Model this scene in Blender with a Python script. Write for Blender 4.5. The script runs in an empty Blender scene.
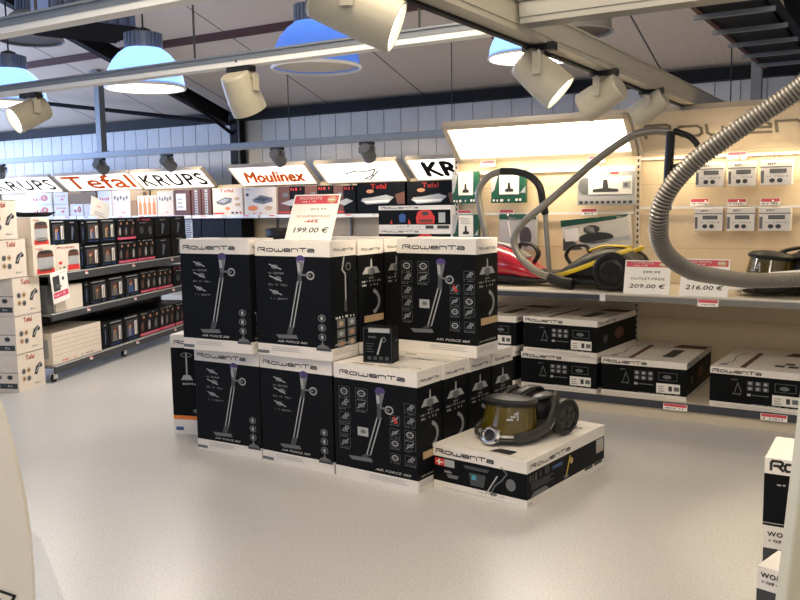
import bpy, bmesh, math, random
from mathutils import Vector, Matrix
random.seed(7)
SC = bpy.context.scene
COL = SC.collection
PI = math.pi
R = math.radians
# ------------------------------------------------------------------ camera
F_PX, PITCH, ROLL = 850.0, .113, -.016
cd = bpy.data.cameras.new('camera'); cam = bpy.data.objects.new('camera', cd); COL.objects.link(cam)
fwd = Vector((0, math.cos(PITCH), -math.sin(PITCH))); rt = Vector((1, 0, 0)); up = rt.cross(fwd)
r2 = rt*math.cos(ROLL) + up*math.sin(ROLL); u2 = -rt*math.sin(ROLL) + up*math.cos(ROLL)
M = Matrix((r2, u2, -fwd)).transposed().to_4x4(); M.translation = (0, 0, 1.6)
cam.matrix_world = M
cd.sensor_width = 36; cd.lens = F_PX/800*36; cd.clip_start = .05; cd.clip_end = 100
SC.camera = cam
# ------------------------------------------------------------------ world, exposure
W_ = bpy.data.worlds.new('world'); SC.world = W_; W_.use_nodes = True
W_.node_tree.nodes['Background'].inputs[0].default_value = (.55, .68, 1, 1)
W_.node_tree.nodes['Background'].inputs[1].default_value = .6
SC.view_settings.view_transform = 'Standard'; SC.view_settings.look = 'None'
SC.view_settings.gamma = 1; SC.view_settings.use_curve_mapping = False
SC.view_settings.exposure = 0.15

# ------------------------------------------------------------------ frames
class Fr:
    def __init__(s, x, y, deg): s.o = Vector((x, y, 0)); s.a = R(deg); s.u = Vector((math.cos(s.a), math.sin(s.a), 0)); s.v = Vector((-math.sin(s.a), math.cos(s.a), 0))
    def p(s, u, v, z=0): return s.o + s.u*u + s.v*v + Vector((0, 0, z))
S = Fr(0, 12.3, -31.05)          # the hall: x along the back wall, y towards it
G = Fr(1.368, 6.406, -31.05)     # the right-hand gondola, y = 0 at its plinth
L = Fr(-3.200, 7.716, 79.5)      # the left-hand gondola, y = 0 at its front
# ------------------------------------------------------------------ lights
def area(name, loc, target, sx, sy, power, color):
    l = bpy.data.lights.new(name, 'AREA'); l.shape = 'RECTANGLE'; l.size = sx; l.size_y = sy; l.energy = power; l.color = color
    o = bpy.data.objects.new(name, l); COL.objects.link(o); o.location = loc
    o.rotation_euler = (Vector(target)-Vector(loc)).to_track_quat('-Z', 'Y').to_euler(); return o
DAY = (.42, .58, 1.0); WARM = (1.0, .84, .62)
# daylight through the left and front windows of the hall
area('window_daylight', S.p(-11.6, -4.5, 2.3), S.p(0, -5, .3), 8.0, 2.2, 800, DAY)
area('window_daylight', S.p(-4.5, -15.6, 2.6), S.p(-3, -5, .2), 6.5, 2.2, 80, DAY)
# added warm fill lights without fixtures, above the floor and behind the camera
area('ceiling_fill_light', S.p(4.9, -8.4, 3.4), S.p(5.2, -6.7, 0), 2.6, 1.6, 105, WARM)
area('ceiling_fill_light', S.p(6.2, -12.6, 3.3), S.p(5.2, -9.8, 1.0), 1.2, .8, 55, (1, .88, .72))
area('ceiling_fill_light', S.p(-1.5, -3.5, 3.2), S.p(-1.5, -3.5, 0), 5.0, 2.0, 30, (1, .9, .78))

# ------------------------------------------------------------------ materials
MT = {}
def mat(name, rgb=(.5, .5, .5), rough=.5, metal=0, emit=0, ecol=None, var=.06, scale=12, trans=0, ior=1.45, alpha=1, coat=0, bump=0, bscale=200, spec=.5):
    if name in MT: return MT[name]
    m = bpy.data.materials.new(name); m.use_nodes = True; nt = m.node_tree; b = nt.nodes['Principled BSDF']
    b.inputs['Roughness'].default_value = rough; b.inputs['Metallic'].default_value = metal
    b.inputs['Transmission Weight'].default_value = trans; b.inputs['IOR'].default_value = ior
    b.inputs['Specular IOR Level'].default_value = spec; b.inputs['Alpha'].default_value = alpha; b.inputs['Coat Weight'].default_value = coat
    tc = nt.nodes.new('ShaderNodeTexCoord'); no = nt.nodes.new('ShaderNodeTexNoise'); no.inputs['Scale'].default_value = scale
    nt.links.new(tc.outputs['Object'], no.inputs['Vector'])
    mx = nt.nodes.new('ShaderNodeMix'); mx.data_type = 'RGBA'
    mx.inputs['A'].default_value = (*[c*(1-var) for c in rgb], 1); mx.inputs['B'].default_value = (*[min(1, c*(1+var)) for c in rgb], 1)
    nt.links.new(no.outputs['Fac'], mx.inputs['Factor']); nt.links.new(mx.outputs['Result'], b.inputs['Base Color'])
    if emit:
        b.inputs['Emission Color'].default_value = (*(ecol or rgb), 1); b.inputs['Emission Strength'].default_value = emit
    if bump:
        n2 = nt.nodes.new('ShaderNodeTexNoise'); n2.inputs['Scale'].default_value = bscale
        nt.links.new(tc.outputs['Object'], n2.inputs['Vector'])
        bp = nt.nodes.new('ShaderNodeBump'); bp.inputs['Strength'].default_value = bump; bp.inputs['Distance'].default_value = .002
        nt.links.new(n2.outputs['Fac'], bp.inputs['Height']); nt.links.new(bp.outputs['Normal'], b.inputs['Normal'])
    MT[name] = m; return m
mat('carton_black', (.0045, .0052, .0065), .5, spec=.12)
mat('carton_white', (.74, .70, .66), .5)
mat('carton_grey', (.42, .44, .50), .55)
mat('carton_cream', (.72, .64, .55), .55)
mat('carton_brown', (.30, .2, .12), .8)
mat('print_black', (.02, .02, .022), .5)
mat('print_dark', (.04, .042, .046), .5)
mat('print_grey', (.13, .14, .15), .5)
mat('print_dim', (.05, .055, .06), .5)
mat('print_silver', (.38, .39, .40), .4)
mat('print_white', (.8, .78, .74), .5)
mat('print_red', (.62, .035, .03), .5)
mat('print_pink', (.70, .06, .14), .5)
mat('print_orange', (.75, .2, .03), .5)
mat('print_purple', (.06, .035, .15), .4)
mat('print_blue', (.03, .09, .28), .5)
mat('print_cyan', (.05, .3, .42), .5)
mat('print_yellow', (.7, .5, .05), .5)
mat('print_green', (.006, .065, .036), .4)
mat('print_skin', (.50, .24, .13), .6)
mat('print_brown', (.12, .045, .03), .6)
mat('print_tan', (.52, .36, .2), .6)
mat('paper_white', (.86, .84, .80), .5)
mat('paper_red', (.60, .07, .10), .5)
mat('shelf_cream', (.62, .55, .45), .45)
mat('shelf_dark', (.045, .047, .052), .5)
mat('panel_cream', (.66, .54, .37), .55)
mat('label_strip', (.05, .055, .075), .3)
mat('metal_grey', (.20, .20, .19), .45, .3)
mat('metal_light', (.74, .74, .72), .4, .1)
mat('metal_galvanised', (.20, .22, .24), .45, .4)
mat('metal_cream', (.40, .37, .30), .45)
mat('spot_cream', (.42, .39, .31), .4)
mat('spot_dark', (.16, .16, .16), .5)  # dark grey housing of the small spotlights by the back wall
mat('steel_black', (.008, .008, .010), .6, spec=.2)
mat('purlin_brown', (.075, .022, .015), .6)
mat('chrome', (.8, .8, .8), .15, 1)
mat('silver_plastic', (.42, .42, .42), .3, .4)
mat('dark_plastic', (.012, .012, .013), .42, spec=.35)
mat('grey_plastic', (.028, .027, .026), .42, coat=.08)
mat('hose_grey', (.20, .19, .165), .35, .3)
mat('hose_dark', (.21, .19, .165), .32, .55)
mat('hose_groove_shade', (.05, .048, .042), .5, .2)  # shade between the hose ribs, put in as a darker colour
mat('red_gloss', (.38, .01, .03), .15, coat=1)
mat('yellow_gloss', (.75, .52, .02), .3, coat=.5)
mat('amber_plastic', (.17, .125, .012), .12, trans=.6, coat=.6, var=.25)
mat('amber_inner', (.32, .22, .03), .4)
mat('cord_black', (.01, .01, .01), .5)
mat('clear_film', (.75, .76, .74), .12, alpha=.45)
mat('rubber', (.02, .02, .02), .7)
mat('sign_lit', (.9, .88, .84), .5, emit=1.5, ecol=(1, .92, .80))
mat('sign_lit_bright', (.9, .88, .84), .5, emit=3.2, ecol=(1, .88, .68))
mat('sign_tan', (.50, .43, .33), .5)
mat('sign_tan_text', (.14, .12, .085), .5)
mat('lens_lit', (.9, .85, .7), .4, emit=7, ecol=(1, .88, .66))
mat('lamp_lens', (.95, .93, .88), .4, emit=5, ecol=(1, .93, .82))
mat('lamp_dark', (.05, .035, .028), .5)
mat('lamp_dull', (.5, .48, .44), .5)
mat('heatsink', (.17, .21, .30), .45, .3)
mat('cream_gloss', (.86, .80, .70), .3, coat=.3)
mat('cream_post', (.62, .58, .42), .4, coat=.2)
mat('acrylic', (.6, .64, .68), .1, alpha=.16)
mat('window_glass', (.8, .9, 1), .05, emit=2.0, ecol=(.62, .76, 1))
mat('frame_white', (.7, .7, .7), .5)
mat('wall_paint', (.5, .5, .48), .8, bump=.2)

def dome_material():
    m = bpy.data.materials.new('lamp_dome'); m.use_nodes = True; nt = m.node_tree
    b = nt.nodes['Principled BSDF']; out = nt.nodes['Material Output']
    b.inputs['Base Color'].default_value = (.16, .27, .55, 1); b.inputs['Roughness'].default_value = .15; b.inputs['Coat Weight'].default_value = .5
    tr = nt.nodes.new('ShaderNodeBsdfTranslucent'); tr.inputs[0].default_value = (.30, .52, 1, 1)
    mx = nt.nodes.new('ShaderNodeMixShader'); mx.inputs[0].default_value = .5
    nt.links.new(b.outputs[0], mx.inputs[1]); nt.links.new(tr.outputs[0], mx.inputs[2]); nt.links.new(mx.outputs[0], out.inputs[0])
    MT['lamp_dome'] = m
dome_material()
mat('lamp_dome_off', (.27, .27, .25), .3, coat=.3)

def floor_material():
    m = bpy.data.materials.new('floor_resin'); m.use_nodes = True; nt = m.node_tree; b = nt.nodes['Principled BSDF']
    tc = nt.nodes.new('ShaderNodeTexCoord')
    n1 = nt.nodes.new('ShaderNodeTexNoise'); n1.inputs['Scale'].default_value = 90; n1.inputs['Detail'].default_value = 3
    n2 = nt.nodes.new('ShaderNodeTexNoise'); n2.inputs['Scale'].default_value = .9; n2.inputs['Detail'].default_value = 4
    cr = nt.nodes.new('ShaderNodeValToRGB'); cr.color_ramp.elements[0].position = .3; cr.color_ramp.elements[0].color = (.46, .455, .445, 1)
    cr.color_ramp.elements[1].position = .7; cr.color_ramp.elements[1].color = (.62, .615, .60, 1)
    cr2 = nt.nodes.new('ShaderNodeValToRGB'); cr2.color_ramp.elements[0].color = (.88, .88, .88, 1); cr2.color_ramp.elements[1].color = (1, 1, 1, 1)
    mx = nt.nodes.new('ShaderNodeMix'); mx.data_type = 'RGBA'; mx.blend_type = 'MULTIPLY'; mx.inputs['Factor'].default_value = 1
    for n in (n1, n2): nt.links.new(tc.outputs['Object'], n.inputs['Vector'])
    nt.links.new(n1.outputs['Fac'], cr.inputs[0]); nt.links.new(n2.outputs['Fac'], cr2.inputs[0])
    nt.links.new(cr.outputs[0], mx.inputs['A']); nt.links.new(cr2.outputs[0], mx.inputs['B']); nt.links.new(mx.outputs['Result'], b.inputs['Base Color'])
    b.inputs['Roughness'].default_value = .33; b.inputs['Specular IOR Level'].default_value = .45
    bp = nt.nodes.new('ShaderNodeBump'); bp.inputs['Strength'].default_value = .12; bp.inputs['Distance'].default_value = .002
    nt.links.new(n1.outputs['Fac'], bp.inputs['Height']); nt.links.new(bp.outputs['Normal'], b.inputs['Normal'])
    MT['floor_resin'] = m
floor_material()
def ceiling_material():
    # sandwich roof panels: thin dark joints every 1.73 m along the hall, fine ribs between them
    m = bpy.data.materials.new('roof_panel'); m.use_nodes = True; nt = m.node_tree; b = nt.nodes['Principled BSDF']
    tc = nt.nodes.new('ShaderNodeTexCoord'); sp = nt.nodes.new('ShaderNodeSeparateXYZ'); nt.links.new(tc.outputs['Object'], sp.inputs[0])
    def math_(op, a, bval, src2=None):
        n = nt.nodes.new('ShaderNodeMath'); n.operation = op; nt.links.new(a, n.inputs[0])
        n.inputs[1].default_value = bval
        return n.outputs[0]
    x = math_('ADD', sp.outputs[0], 100*1.73-.1+.012); x = math_('MODULO', x, 1.73); j = math_('LESS_THAN', x, .024)
    rb = math_('MODULO', math_('ADD', sp.outputs[0], 173.0), .12); rb = math_('LESS_THAN', rb, .01)
    mx = nt.nodes.new('ShaderNodeMix'); mx.data_type = 'RGBA'; mx.inputs['A'].default_value = (.66, .55, .44, 1); mx.inputs['B'].default_value = (.60, .50, .40, 1)
    nt.links.new(rb, mx.inputs['Factor'])
    m2 = nt.nodes.new('ShaderNodeMix'); m2.data_type = 'RGBA'; m2.inputs['B'].default_value = (.09, .08, .07, 1)
    nt.links.new(j, m2.inputs['Factor']); nt.links.new(mx.outputs['Result'], m2.inputs['A']); nt.links.new(m2.outputs['Result'], b.inputs['Base Color'])
    b.inputs['Roughness'].default_value = .6
    MT['roof_panel'] = m
ceiling_material()
mat('cladding', (.58, .58, .57), .5)
mat('cladding_seam', (.33, .33, .34), .6)

# ------------------------------------------------------------------ mesh builder
class MB:
    def __init__(s): s.v = []; s.f = []; s.m = []; s.mats = []; s.smooth = []
    def mi(s, m):
        if m not in s.mats: s.mats.append(m)
        return s.mats.index(m)
    def poly(s, pts, m, sm=False):
        n = len(s.v); s.v += [tuple(p) for p in pts]; s.f.append(tuple(range(n, n+len(pts)))); s.m.append(s.mi(m)); s.smooth.append(sm)
    def grid(s, rows, m, sm=True, closeu=False, closev=False):
        n = len(s.v); nr = len(rows); nc = len(rows[0]); k = s.mi(m)
        for r in rows: s.v += [tuple(p) for p in r]
        for i in range(nr if closev else nr-1):
            for j in range(nc if closeu else nc-1):
                a = n+i*nc+j; b = n+i*nc+(j+1) % nc; c = n+((i+1) % nr)*nc+(j+1) % nc; d = n+((i+1) % nr)*nc+j
                s.f.append((a, b, c, d)); s.m.append(k); s.smooth.append(sm)
    def box(s, x0, x1, y0, y1, z0, z1, m, faces=None):
        # faces: dict side->material (l r f b d u)
        P = [(x0,y0,z0),(x1,y0,z0),(x1,y1,z0),(x0,y1,z0),(x0,y0,z1),(x1,y0,z1),(x1,y1,z1),(x0,y1,z1)]
        n = len(s.v); s.v += P
        for key, q in dict(d=(3,2,1,0), u=(4,5,6,7), f=(0,1,5,4), r=(1,2,6,5), b=(2,3,7,6), l=(3,0,4,7)).items():
            mm = (faces or {}).get(key, m); s.f.append(tuple(n+i for i in q)); s.m.append(s.mi(mm)); s.smooth.append(False)
    def obox(s, c, ax, ay, az, hx, hy, hz, m):
        c = Vector(c); ax = Vector(ax).normalized(); ay = Vector(ay).normalized(); az = Vector(az).normalized(); n = len(s.v)
        for dz in (-1, 1):
            for dx, dy in ((-1,-1),(1,-1),(1,1),(-1,1)): s.v.append(tuple(c+ax*hx*dx+ay*hy*dy+az*hz*dz))
        for q in ((3,2,1,0),(4,5,6,7),(0,1,5,4),(1,2,6,5),(2,3,7,6),(3,0,4,7)): s.f.append(tuple(n+i for i in q)); s.m.append(s.mi(m)); s.smooth.append(False)
    def bar(s, a, b, w, h, m, upv=(0, 0, 1)):
        a = Vector(a); b = Vector(b); d = (b-a); x = d.normalized(); y = Vector(upv).cross(x)
        if y.length < 1e-4: y = Vector((1, 0, 0))
        y.normalize(); z = x.cross(y); s.obox((a+b)/2, x, y, z, d.length/2, w/2, h/2, m)
    def tube(s, pts, r, m, n=12, caps=True, closed=False):
        pts = [Vector(p) for p in pts]; rows = []; N = len(pts); prev = None
        for i, p in enumerate(pts):
            if closed: t = pts[(i+1) % N]-pts[i-1]
            else: t = pts[min(i+1, N-1)]-pts[max(i-1, 0)]
            t.normalize()
            if prev is None:
                a = Vector((0, 0, 1)) if abs(t.z) < .9 else Vector((1, 0, 0)); nrm = (a-t*a.dot(t)).normalized()
            else: nrm = (prev-t*prev.dot(t)).normalized()
            prev = nrm; bn = t.cross(nrm); rr = r[i] if isinstance(r, (list, tuple)) else r
            rows.append([p+(nrm*math.cos(2*PI*k/n)+bn*math.sin(2*PI*k/n))*rr for k in range(n)])
        s.grid(rows, m, True, closeu=True, closev=closed)
        if caps and not closed: s.poly(rows[0][::-1], m); s.poly(rows[-1], m)
    def lathe(s, prof, m, n=32, c=(0, 0, 0), ax=(0, 0, 1), sm=True, mats=None):
        c = Vector(c); q = Vector((0, 0, 1)).rotation_difference(Vector(ax).normalized())
        rows = [[c+q @ Vector((r*math.cos(2*PI*k/n), r*math.sin(2*PI*k/n), h)) for k in range(n)] for r, h in prof]
        for i in range(len(rows)-1):
            s.grid(rows[i:i+2], mats[i] if mats else m, sm, closeu=True)
    def disc(s, c, ax, r, m, n=32):
        c = Vector(c); q = Vector((0, 0, 1)).rotation_difference(Vector(ax).normalized())
        s.poly([c+q @ Vector((r*math.cos(2*PI*k/n), r*math.sin(2*PI*k/n), 0)) for k in range(n)], m)
    def prism(s, poly, axis, a, b, m):
        # poly in the two other axes; extruded along axis from a to b
        def P(p, t):
            return {'x': (t, p[0], p[1]), 'y': (p[0], t, p[1]), 'z': (p[0], p[1], t)}[axis]
        A = [P(p, a) for p in poly]; B = [P(p, b) for p in poly]
        s.poly(A, m); s.poly(B[::-1], m)
        for i in range(len(poly)): j = (i+1) % len(poly); s.poly([A[i], B[i], B[j], A[j]], m)
    def mesh(s, name):
        me = bpy.data.meshes.new(name); me.from_pydata(s.v, [], s.f)
        for k in s.mats: me.materials.append(MT[k])
        me.polygons.foreach_set('material_index', s.m); me.polygons.foreach_set('use_smooth', s.smooth)
        me.update(); return me
    def build(s, name, parent=None, loc=None, rot=None, fix=False):
        me = s.mesh(name)
        if fix:
            b = bmesh.new(); b.from_mesh(me); bmesh.ops.remove_doubles(b, verts=b.verts, dist=1e-5); bmesh.ops.recalc_face_normals(b, faces=b.faces); b.to_mesh(me); b.free()
        o = bpy.data.objects.new(name, me); COL.objects.link(o)
        if parent: o.parent = parent
        if loc is not None: o.location = loc
        if rot is not None: o.rotation_euler = (0, 0, rot)
        return o
def bevel(o, w=.004, seg=2):
    md = o.modifiers.new('bevel', 'BEVEL'); md.width = w; md.segments = seg; md.limit_method = 'ANGLE'; return o
def tag(o, label, cat, group=None, kind=None):
    o['label'] = label; o['category'] = cat
    if group: o['group'] = group
    if kind: o['kind'] = kind
    return o
def thing(name, label, cat, loc, rotz=0, group=None):
    o = bpy.data.objects.new(name, None); COL.objects.link(o); o.empty_display_size = .1
    o.location = loc; o.rotation_euler = (0, 0, rotz); return tag(o, label, cat, group)
def struct(o): o['kind'] = 'structure'; return o
def smooth_path(pts, k=8, closed=False):
    P = [Vector(p) for p in pts]; out = []; n = len(P)
    for i in range(n if closed else n-1):
        if closed: a, b, c, d = P[i-1], P[i], P[(i+1) % n], P[(i+2) % n]
        else: a = P[max(i-1, 0)]; b = P[i]; c = P[i+1]; d = P[min(i+2, n-1)]
        for j in range(k):
            t = j/k; out.append(.5*((2*b)+(c-a)*t+(2*a-5*b+4*c-d)*t*t+(3*b-a-3*c+d)*t*t*t))
    if not closed: out.append(P[-1])
    return out
ORD = ['leftmost', 'second from the left', 'third from the left', 'fourth from the left', 'fifth from the left', 'sixth from the left', 'seventh from the left', 'eighth from the left', 'ninth from the left', 'tenth from the left']

# ------------------------------------------------------------------ lettering
_tc = {}
def text_polys(txt, offset=0.0, shear=0.0, space=1.0):
    k = (txt, offset, shear, space)
    if k in _tc: return _tc[k]
    c = bpy.data.curves.new('lettering', 'FONT'); c.body = txt; c.size = 1; c.offset = offset; c.shear = shear; c.space_character = space; c.resolution_u = 2
    o = bpy.data.objects.new('lettering', c); COL.objects.link(o); bpy.context.view_layer.update()
    me = bpy.data.meshes.new_from_object(o)
    vs = [(v.co.x, v.co.y) for v in me.vertices]; fs = [tuple(p.vertices) for p in me.polygons]
    bpy.data.objects.remove(o); bpy.data.curves.remove(c); bpy.data.meshes.remove(me)
    if vs:
        x0 = min(v[0] for v in vs); y0 = min(v[1] for v in vs); x1 = max(v[0] for v in vs); y1 = max(v[1] for v in vs)
        vs = [((x-x0)/(x1-x0), (y-y0)/(y1-y0)) for x, y in vs]
    _tc[k] = (vs, fs); return _tc[k]
WORD = []   # wide strokes of the vacuum maker's wordmark, height 1
def _word():
    x = 0
    def add(strokes, w):
        nonlocal x
        for st in strokes: WORD.append([(x+a, b) for a, b in st])
        x += w+.36
    add([[(0, 0), (0, .75), (.22, 1), (1.5, 1), (1.72, .88), (1.72, .62), (1.5, .48), (.5, .48)], [(1.05, .48), (1.8, 0)]], 1.8)
    add([[(.25, .78), (1.3, .78), (1.55, .6), (1.55, .18), (1.3, 0), (.25, 0), (0, .18), (0, .6), (.25, .78)]], 1.55)
    add([[(0, .78), (0, .18), (.22, 0), (1.8, 0), (2, .18), (2, .78)], [(1, 0), (1, .6)]], 2.0)
    add([[(1.5, 0), (.25, 0), (0, .18), (0, .6), (.25, .78), (1.25, .78), (1.5, .6), (1.5, .38), (0, .38)]], 1.5)
    add([[(0, 0), (0, .78), (1.2, .78), (1.45, .6), (1.45, 0)]], 1.45)
    add([[(0, .95), (1.6, .95)], [(.8, .95), (.8, 0)]], 1.6)
    add([[(.1, .78), (1.25, .78), (1.5, .6), (1.5, 0), (.25, 0), (0, .12), (0, .28), (.25, .4), (1.5, .4)]], 1.5)
    return x-.36
WORD_W = _word()
class Art:
    """flat printing on one face: origin o, axes ex (right), ey (up), in metres"""
    def __init__(s, mb, o, ex, ey, w, h, ofs=.0012):
        s.mb = mb; s.o = Vector(o); s.ex = Vector(ex).normalized(); s.ey = Vector(ey).normalized(); s.n = s.ex.cross(s.ey); s.w = w; s.h = h; s.ofs = ofs; s.k = 1
    def P(s, x, y): return s.o+s.ex*(x*s.w)+s.ey*(y*s.h)+s.n*(s.ofs*s.k)
    def poly(s, pts, m): s.mb.poly([s.P(*p) for p in pts], m)
    def rect(s, x0, y0, x1, y1, m): s.poly([(x0, y0), (x1, y0), (x1, y1), (x0, y1)], m)
    def frame(s, x0, y0, x1, y1, m, t=.004):
        a = t/s.w; b = t/s.h
        s.rect(x0, y0, x1, y0+b, m); s.rect(x0, y1-b, x1, y1, m); s.rect(x0, y0, x0+a, y1, m); s.rect(x1-a, y0, x1, y1, m)
    def line(s, pts, t, m, closed=False):
        q = [(x*s.w, y*s.h) for x, y in pts]
        if closed: q.append(q[0])
        for (ax, ay), (bx, by) in zip(q, q[1:]):
            d = math.hypot(bx-ax, by-ay) or 1; ux, uy = (bx-ax)/d, (by-ay)/d; e = t*.42
            ax2, ay2, bx2, by2 = ax-ux*e, ay-uy*e, bx+ux*e, by+uy*e; nx, ny = -uy*t/2, ux*t/2
            s.mb.poly([s.o+s.ex*x+s.ey*y+s.n*(s.ofs*s.k) for x, y in ((ax2-nx, ay2-ny), (bx2-nx, by2-ny), (bx2+nx, by2+ny), (ax2+nx, ay2+ny))], m)
    def ell(s, cx, cy, rx, ry, m, n=20): s.poly([(cx+rx*math.cos(2*PI*i/n), cy+ry*math.sin(2*PI*i/n)) for i in range(n)], m)
    def ring(s, cx, cy, rx, ry, t, m, n=18, a0=0, a1=2*PI):
        s.line([(cx+rx*math.cos(a0+(a1-a0)*i/n), cy+ry*math.sin(a0+(a1-a0)*i/n)) for i in range(n+1)], t, m)
    def text(s, txt, x0, y0, x1, y1, m, bold=0.0, shear=0.0, space=1.0):
        vs, fs = text_polys(txt, 0, shear, space)
        if not vs: return
        k = s.mb.mi(m); bw = bold*1.1*(y1-y0)*s.h
        for dx, dy in (((0, 0),) if not bold else ((-1, 0), (1, 0), (0, 1), (0, -1), (0, 0))):
            n = len(s.mb.v); ex, ey = dx*bw/s.w, dy*bw/s.h
            s.mb.v += [tuple(s.P(x0+(x1-x0)*a+ex, y0+(y1-y0)*b+ey)) for a, b in vs]
            for f in fs: s.mb.f.append(tuple(n+i for i in f)); s.mb.m.append(k); s.mb.smooth.append(False)
    def word(s, x0, y0, x1, y1, m, t=.26):
        h_ = y1-y0; y0 += h_*.18; y1 -= h_*.10
        sx = (x1-x0)/WORD_W; sy = (y1-y0); tt = t*sy*s.h*1.1
        for st in WORD: s.line([(x0+a*sx, y0+b*sy) for a, b in st], tt, m)
    def lines(s, x0, y0, x1, y1, n, m, fill=.45, seed=1):
        rnd = random.Random(seed); st = (y1-y0)/n
        for i in range(n):
            e = x1-(x1-x0)*rnd.random()*.25; s.rect(x0, y0+i*st, e, y0+(i+fill)*st, m)
    def scribble(s, x0, y0, x1, y1, m, seed=1, n=14, t=.004):
        # small unreadable print: broken dashes
        rnd = random.Random(seed); x = x0
        step = (x1-x0)/n
        for i in range(n):
            if rnd.random() < .8: s.rect(x, y0+(y1-y0)*rnd.random()*.3, x+step*(.4+.4*rnd.random()), y1-(y1-y0)*rnd.random()*.3, m)
            x += step
def stick_vac(a, cap, ring, top, bot, head, sc=1.0, cap_m='print_purple'):
    """product picture of an upright stick cleaner"""
    cx, cy = cap; w = .05*sc
    a.ell(cx, cy, w*1.2, w*.85*a.w/a.h, cap_m); 
    a.poly([(cx-w, cy-.01), (cx+w, cy-.01), (cx+w*.25, cy-.13*sc), (cx-w*.7, cy-.13*sc)], 'print_silver')
    a.k = 2; a.poly([(cx-w*.2, cy-.03), (cx+w*.8, cy-.03), (cx+w*.25, cy-.13*sc), (cx+w*.05, cy-.13*sc)], 'print_grey')
    a.line([(cx, cy-.13*sc), ring], .012*sc, 'print_grey'); a.k = 1
    a.ring(ring[0], ring[1], .045*sc, .03*sc, .009*sc, 'print_silver', n=14)
    for d in (-.022, .022): a.line([(top[0]+d*sc, top[1]), (bot[0]+d*sc, bot[1])], .008*sc, 'print_silver')
    a.line([(top[0], top[1]), (cx-.01, cy-.12*sc)], .03*sc, 'print_dim')
    a.poly([(bot[0]-.04, bot[1]), (bot[0]+.035, bot[1]), (head[0]+.06, head[1]+.02), (head[0]-.01, head[1]+.02)], 'print_dim')
    a.poly([(head[0]-.16*sc, head[1]+.012), (head[0]+.12*sc, head[1]+.02), (head[0]+.14*sc, head[1]-.012), (head[0]-.12*sc, head[1]-.02)], 'print_grey')
def icon(a, x0, y0, x1, y1, seed, m='print_grey'):
    rnd = random.Random(seed); a.frame(x0, y0, x1, y1, 'print_dim', .0035)
    w = x1-x0; h = y1-y0; a.k = 2
    c = rnd.choice([0, 1, 2])
    if c == 0: a.ell(x0+w*.5, y0+h*.5, w*.3, h*.22, m); a.line([(x0+w*.2, y0+h*.2), (x0+w*.8, y0+h*.8)], .006, 'print_silver')
    elif c == 1: a.poly([(x0+w*.2, y0+h*.25), (x0+w*.8, y0+h*.25), (x0+w*.6, y0+h*.75), (x0+w*.35, y0+h*.6)], m); a.ring(x0+w*.7, y0+h*.7, w*.15, h*.13, .005, 'print_silver', 10)
    else: a.ring(x0+w*.5, y0+h*.5, w*.3, h*.28, .006, 'print_silver', 12); a.line([(x0+w*.3, y0+h*.5), (x0+w*.7, y0+h*.5)], .006, m)
    a.k = 1; a.scribble(x0, y0-h*.22, x1, y0-h*.08, 'print_grey', seed, 6)

# ------------------------------------------------------------------ stick-vacuum cartons
def front_460(a):
    a.word(.08, .905, .86, .948, 'print_black')
    ys = [.72, .62, .50, .39, .28]
    for i, y in enumerate(ys):
        icon(a, .06, y, .20, y+.085, 10+i)
        if i < 2: icon(a, .27, y, .42, y+.085, 20+i)
    a.rect(.29, .40, .42, .475, 'print_silver'); a.k = 2; a.ell(.36, .44, .035, .018, 'print_grey'); a.k = 1
    for i, y in enumerate([.66, .55, .44, .35, .23]):
        if i: icon(a, .68, y, .80, y+.07, 30+i)
        icon(a, .85, y, .98, y+.075, 40+i)
    a.k = 2; a.poly([(.71, .60), (.74, .61), (.78, .56), (.74, .555)], 'print_red'); a.k = 1
    stick_vac(a, (.57, .80), (.675, .655), (.555, .58), (.42, .25), (.33, .20))
    a.text('AIR FORCE 460', .50, .128, .92, .148, 'print_white', .02, .3)
    a.lines(.42, .05, .92, .095, 3, 'print_silver', .3, 3)
def front_360(a):
    a.word(.05, .905, .80, .948, 'print_black')
    stick_vac(a, (.62, .85), (.745, .715), (.60, .66), (.48, .27), (.42, .18))
    for i, y in enumerate([.76, .66, .54]):
        a.ell(.27+.04*(i % 2), y+.02, .05, .02, 'print_grey', 9); a.k = 2
        a.line([(.20, y+.04), (.36, y)], .006, 'print_silver'); a.k = 1
        a.scribble(.18, y-.045, .44, y-.025, 'print_grey', 60+i, 11)
    for i, y in enumerate([.36, .28, .20]):
        a.ring(.88, y, .045, .028, .006, 'print_grey', 10); a.k = 2; a.ell(.88, y, .02, .018, 'print_silver', 8); a.k = 1
    a.poly([(.80, .095), (.98, .095), (.95, .125), (.90, .135), (.88, .17), (.86, .135), (.82, .125)], 'print_grey')
    a.k = 2; a.rect(.80, .085, .99, .105, 'print_dark'); a.k = 1
    a.text('AIR FORCE 360', .28, .128, .68, .146, 'print_white', .02, .3)
    a.lines(.2, .05, .66, .095, 3, 'print_silver', .3, 5)
    a.rect(.0, .018, .16, .045, 'print_grey')
def side_460(a):
    a.word(.12, .905, .86, .93, 'print_grey')
    a.poly([(.14, .70), (.86, .70), (.72, .76), (.28, .76)], 'print_silver'); a.k = 2
    a.poly([(.46, .75), (.54, .75), (.52, .83), (.48, .83)], 'print_silver'); a.ell(.5, .72, .14, .035, 'print_grey'); a.k = 1
    a.text('360', .40, .655, .60, .672, 'print_silver', .02)
    a.scribble(.12, .625, .88, .645, 'print_silver', 3, 16); a.scribble(.14, .59, .86, .612, 'print_silver', 4, 16)
    a.ring(.38, .45, .42, .11, .022, 'print_silver', 10, -1.0, 1.0)
    a.text('AIR FORCE 460', .1, .125, .9, .14, 'print_white', .02, .3)
    a.lines(.1, .05, .9, .095, 3, 'print_silver', .3, 7)
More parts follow.
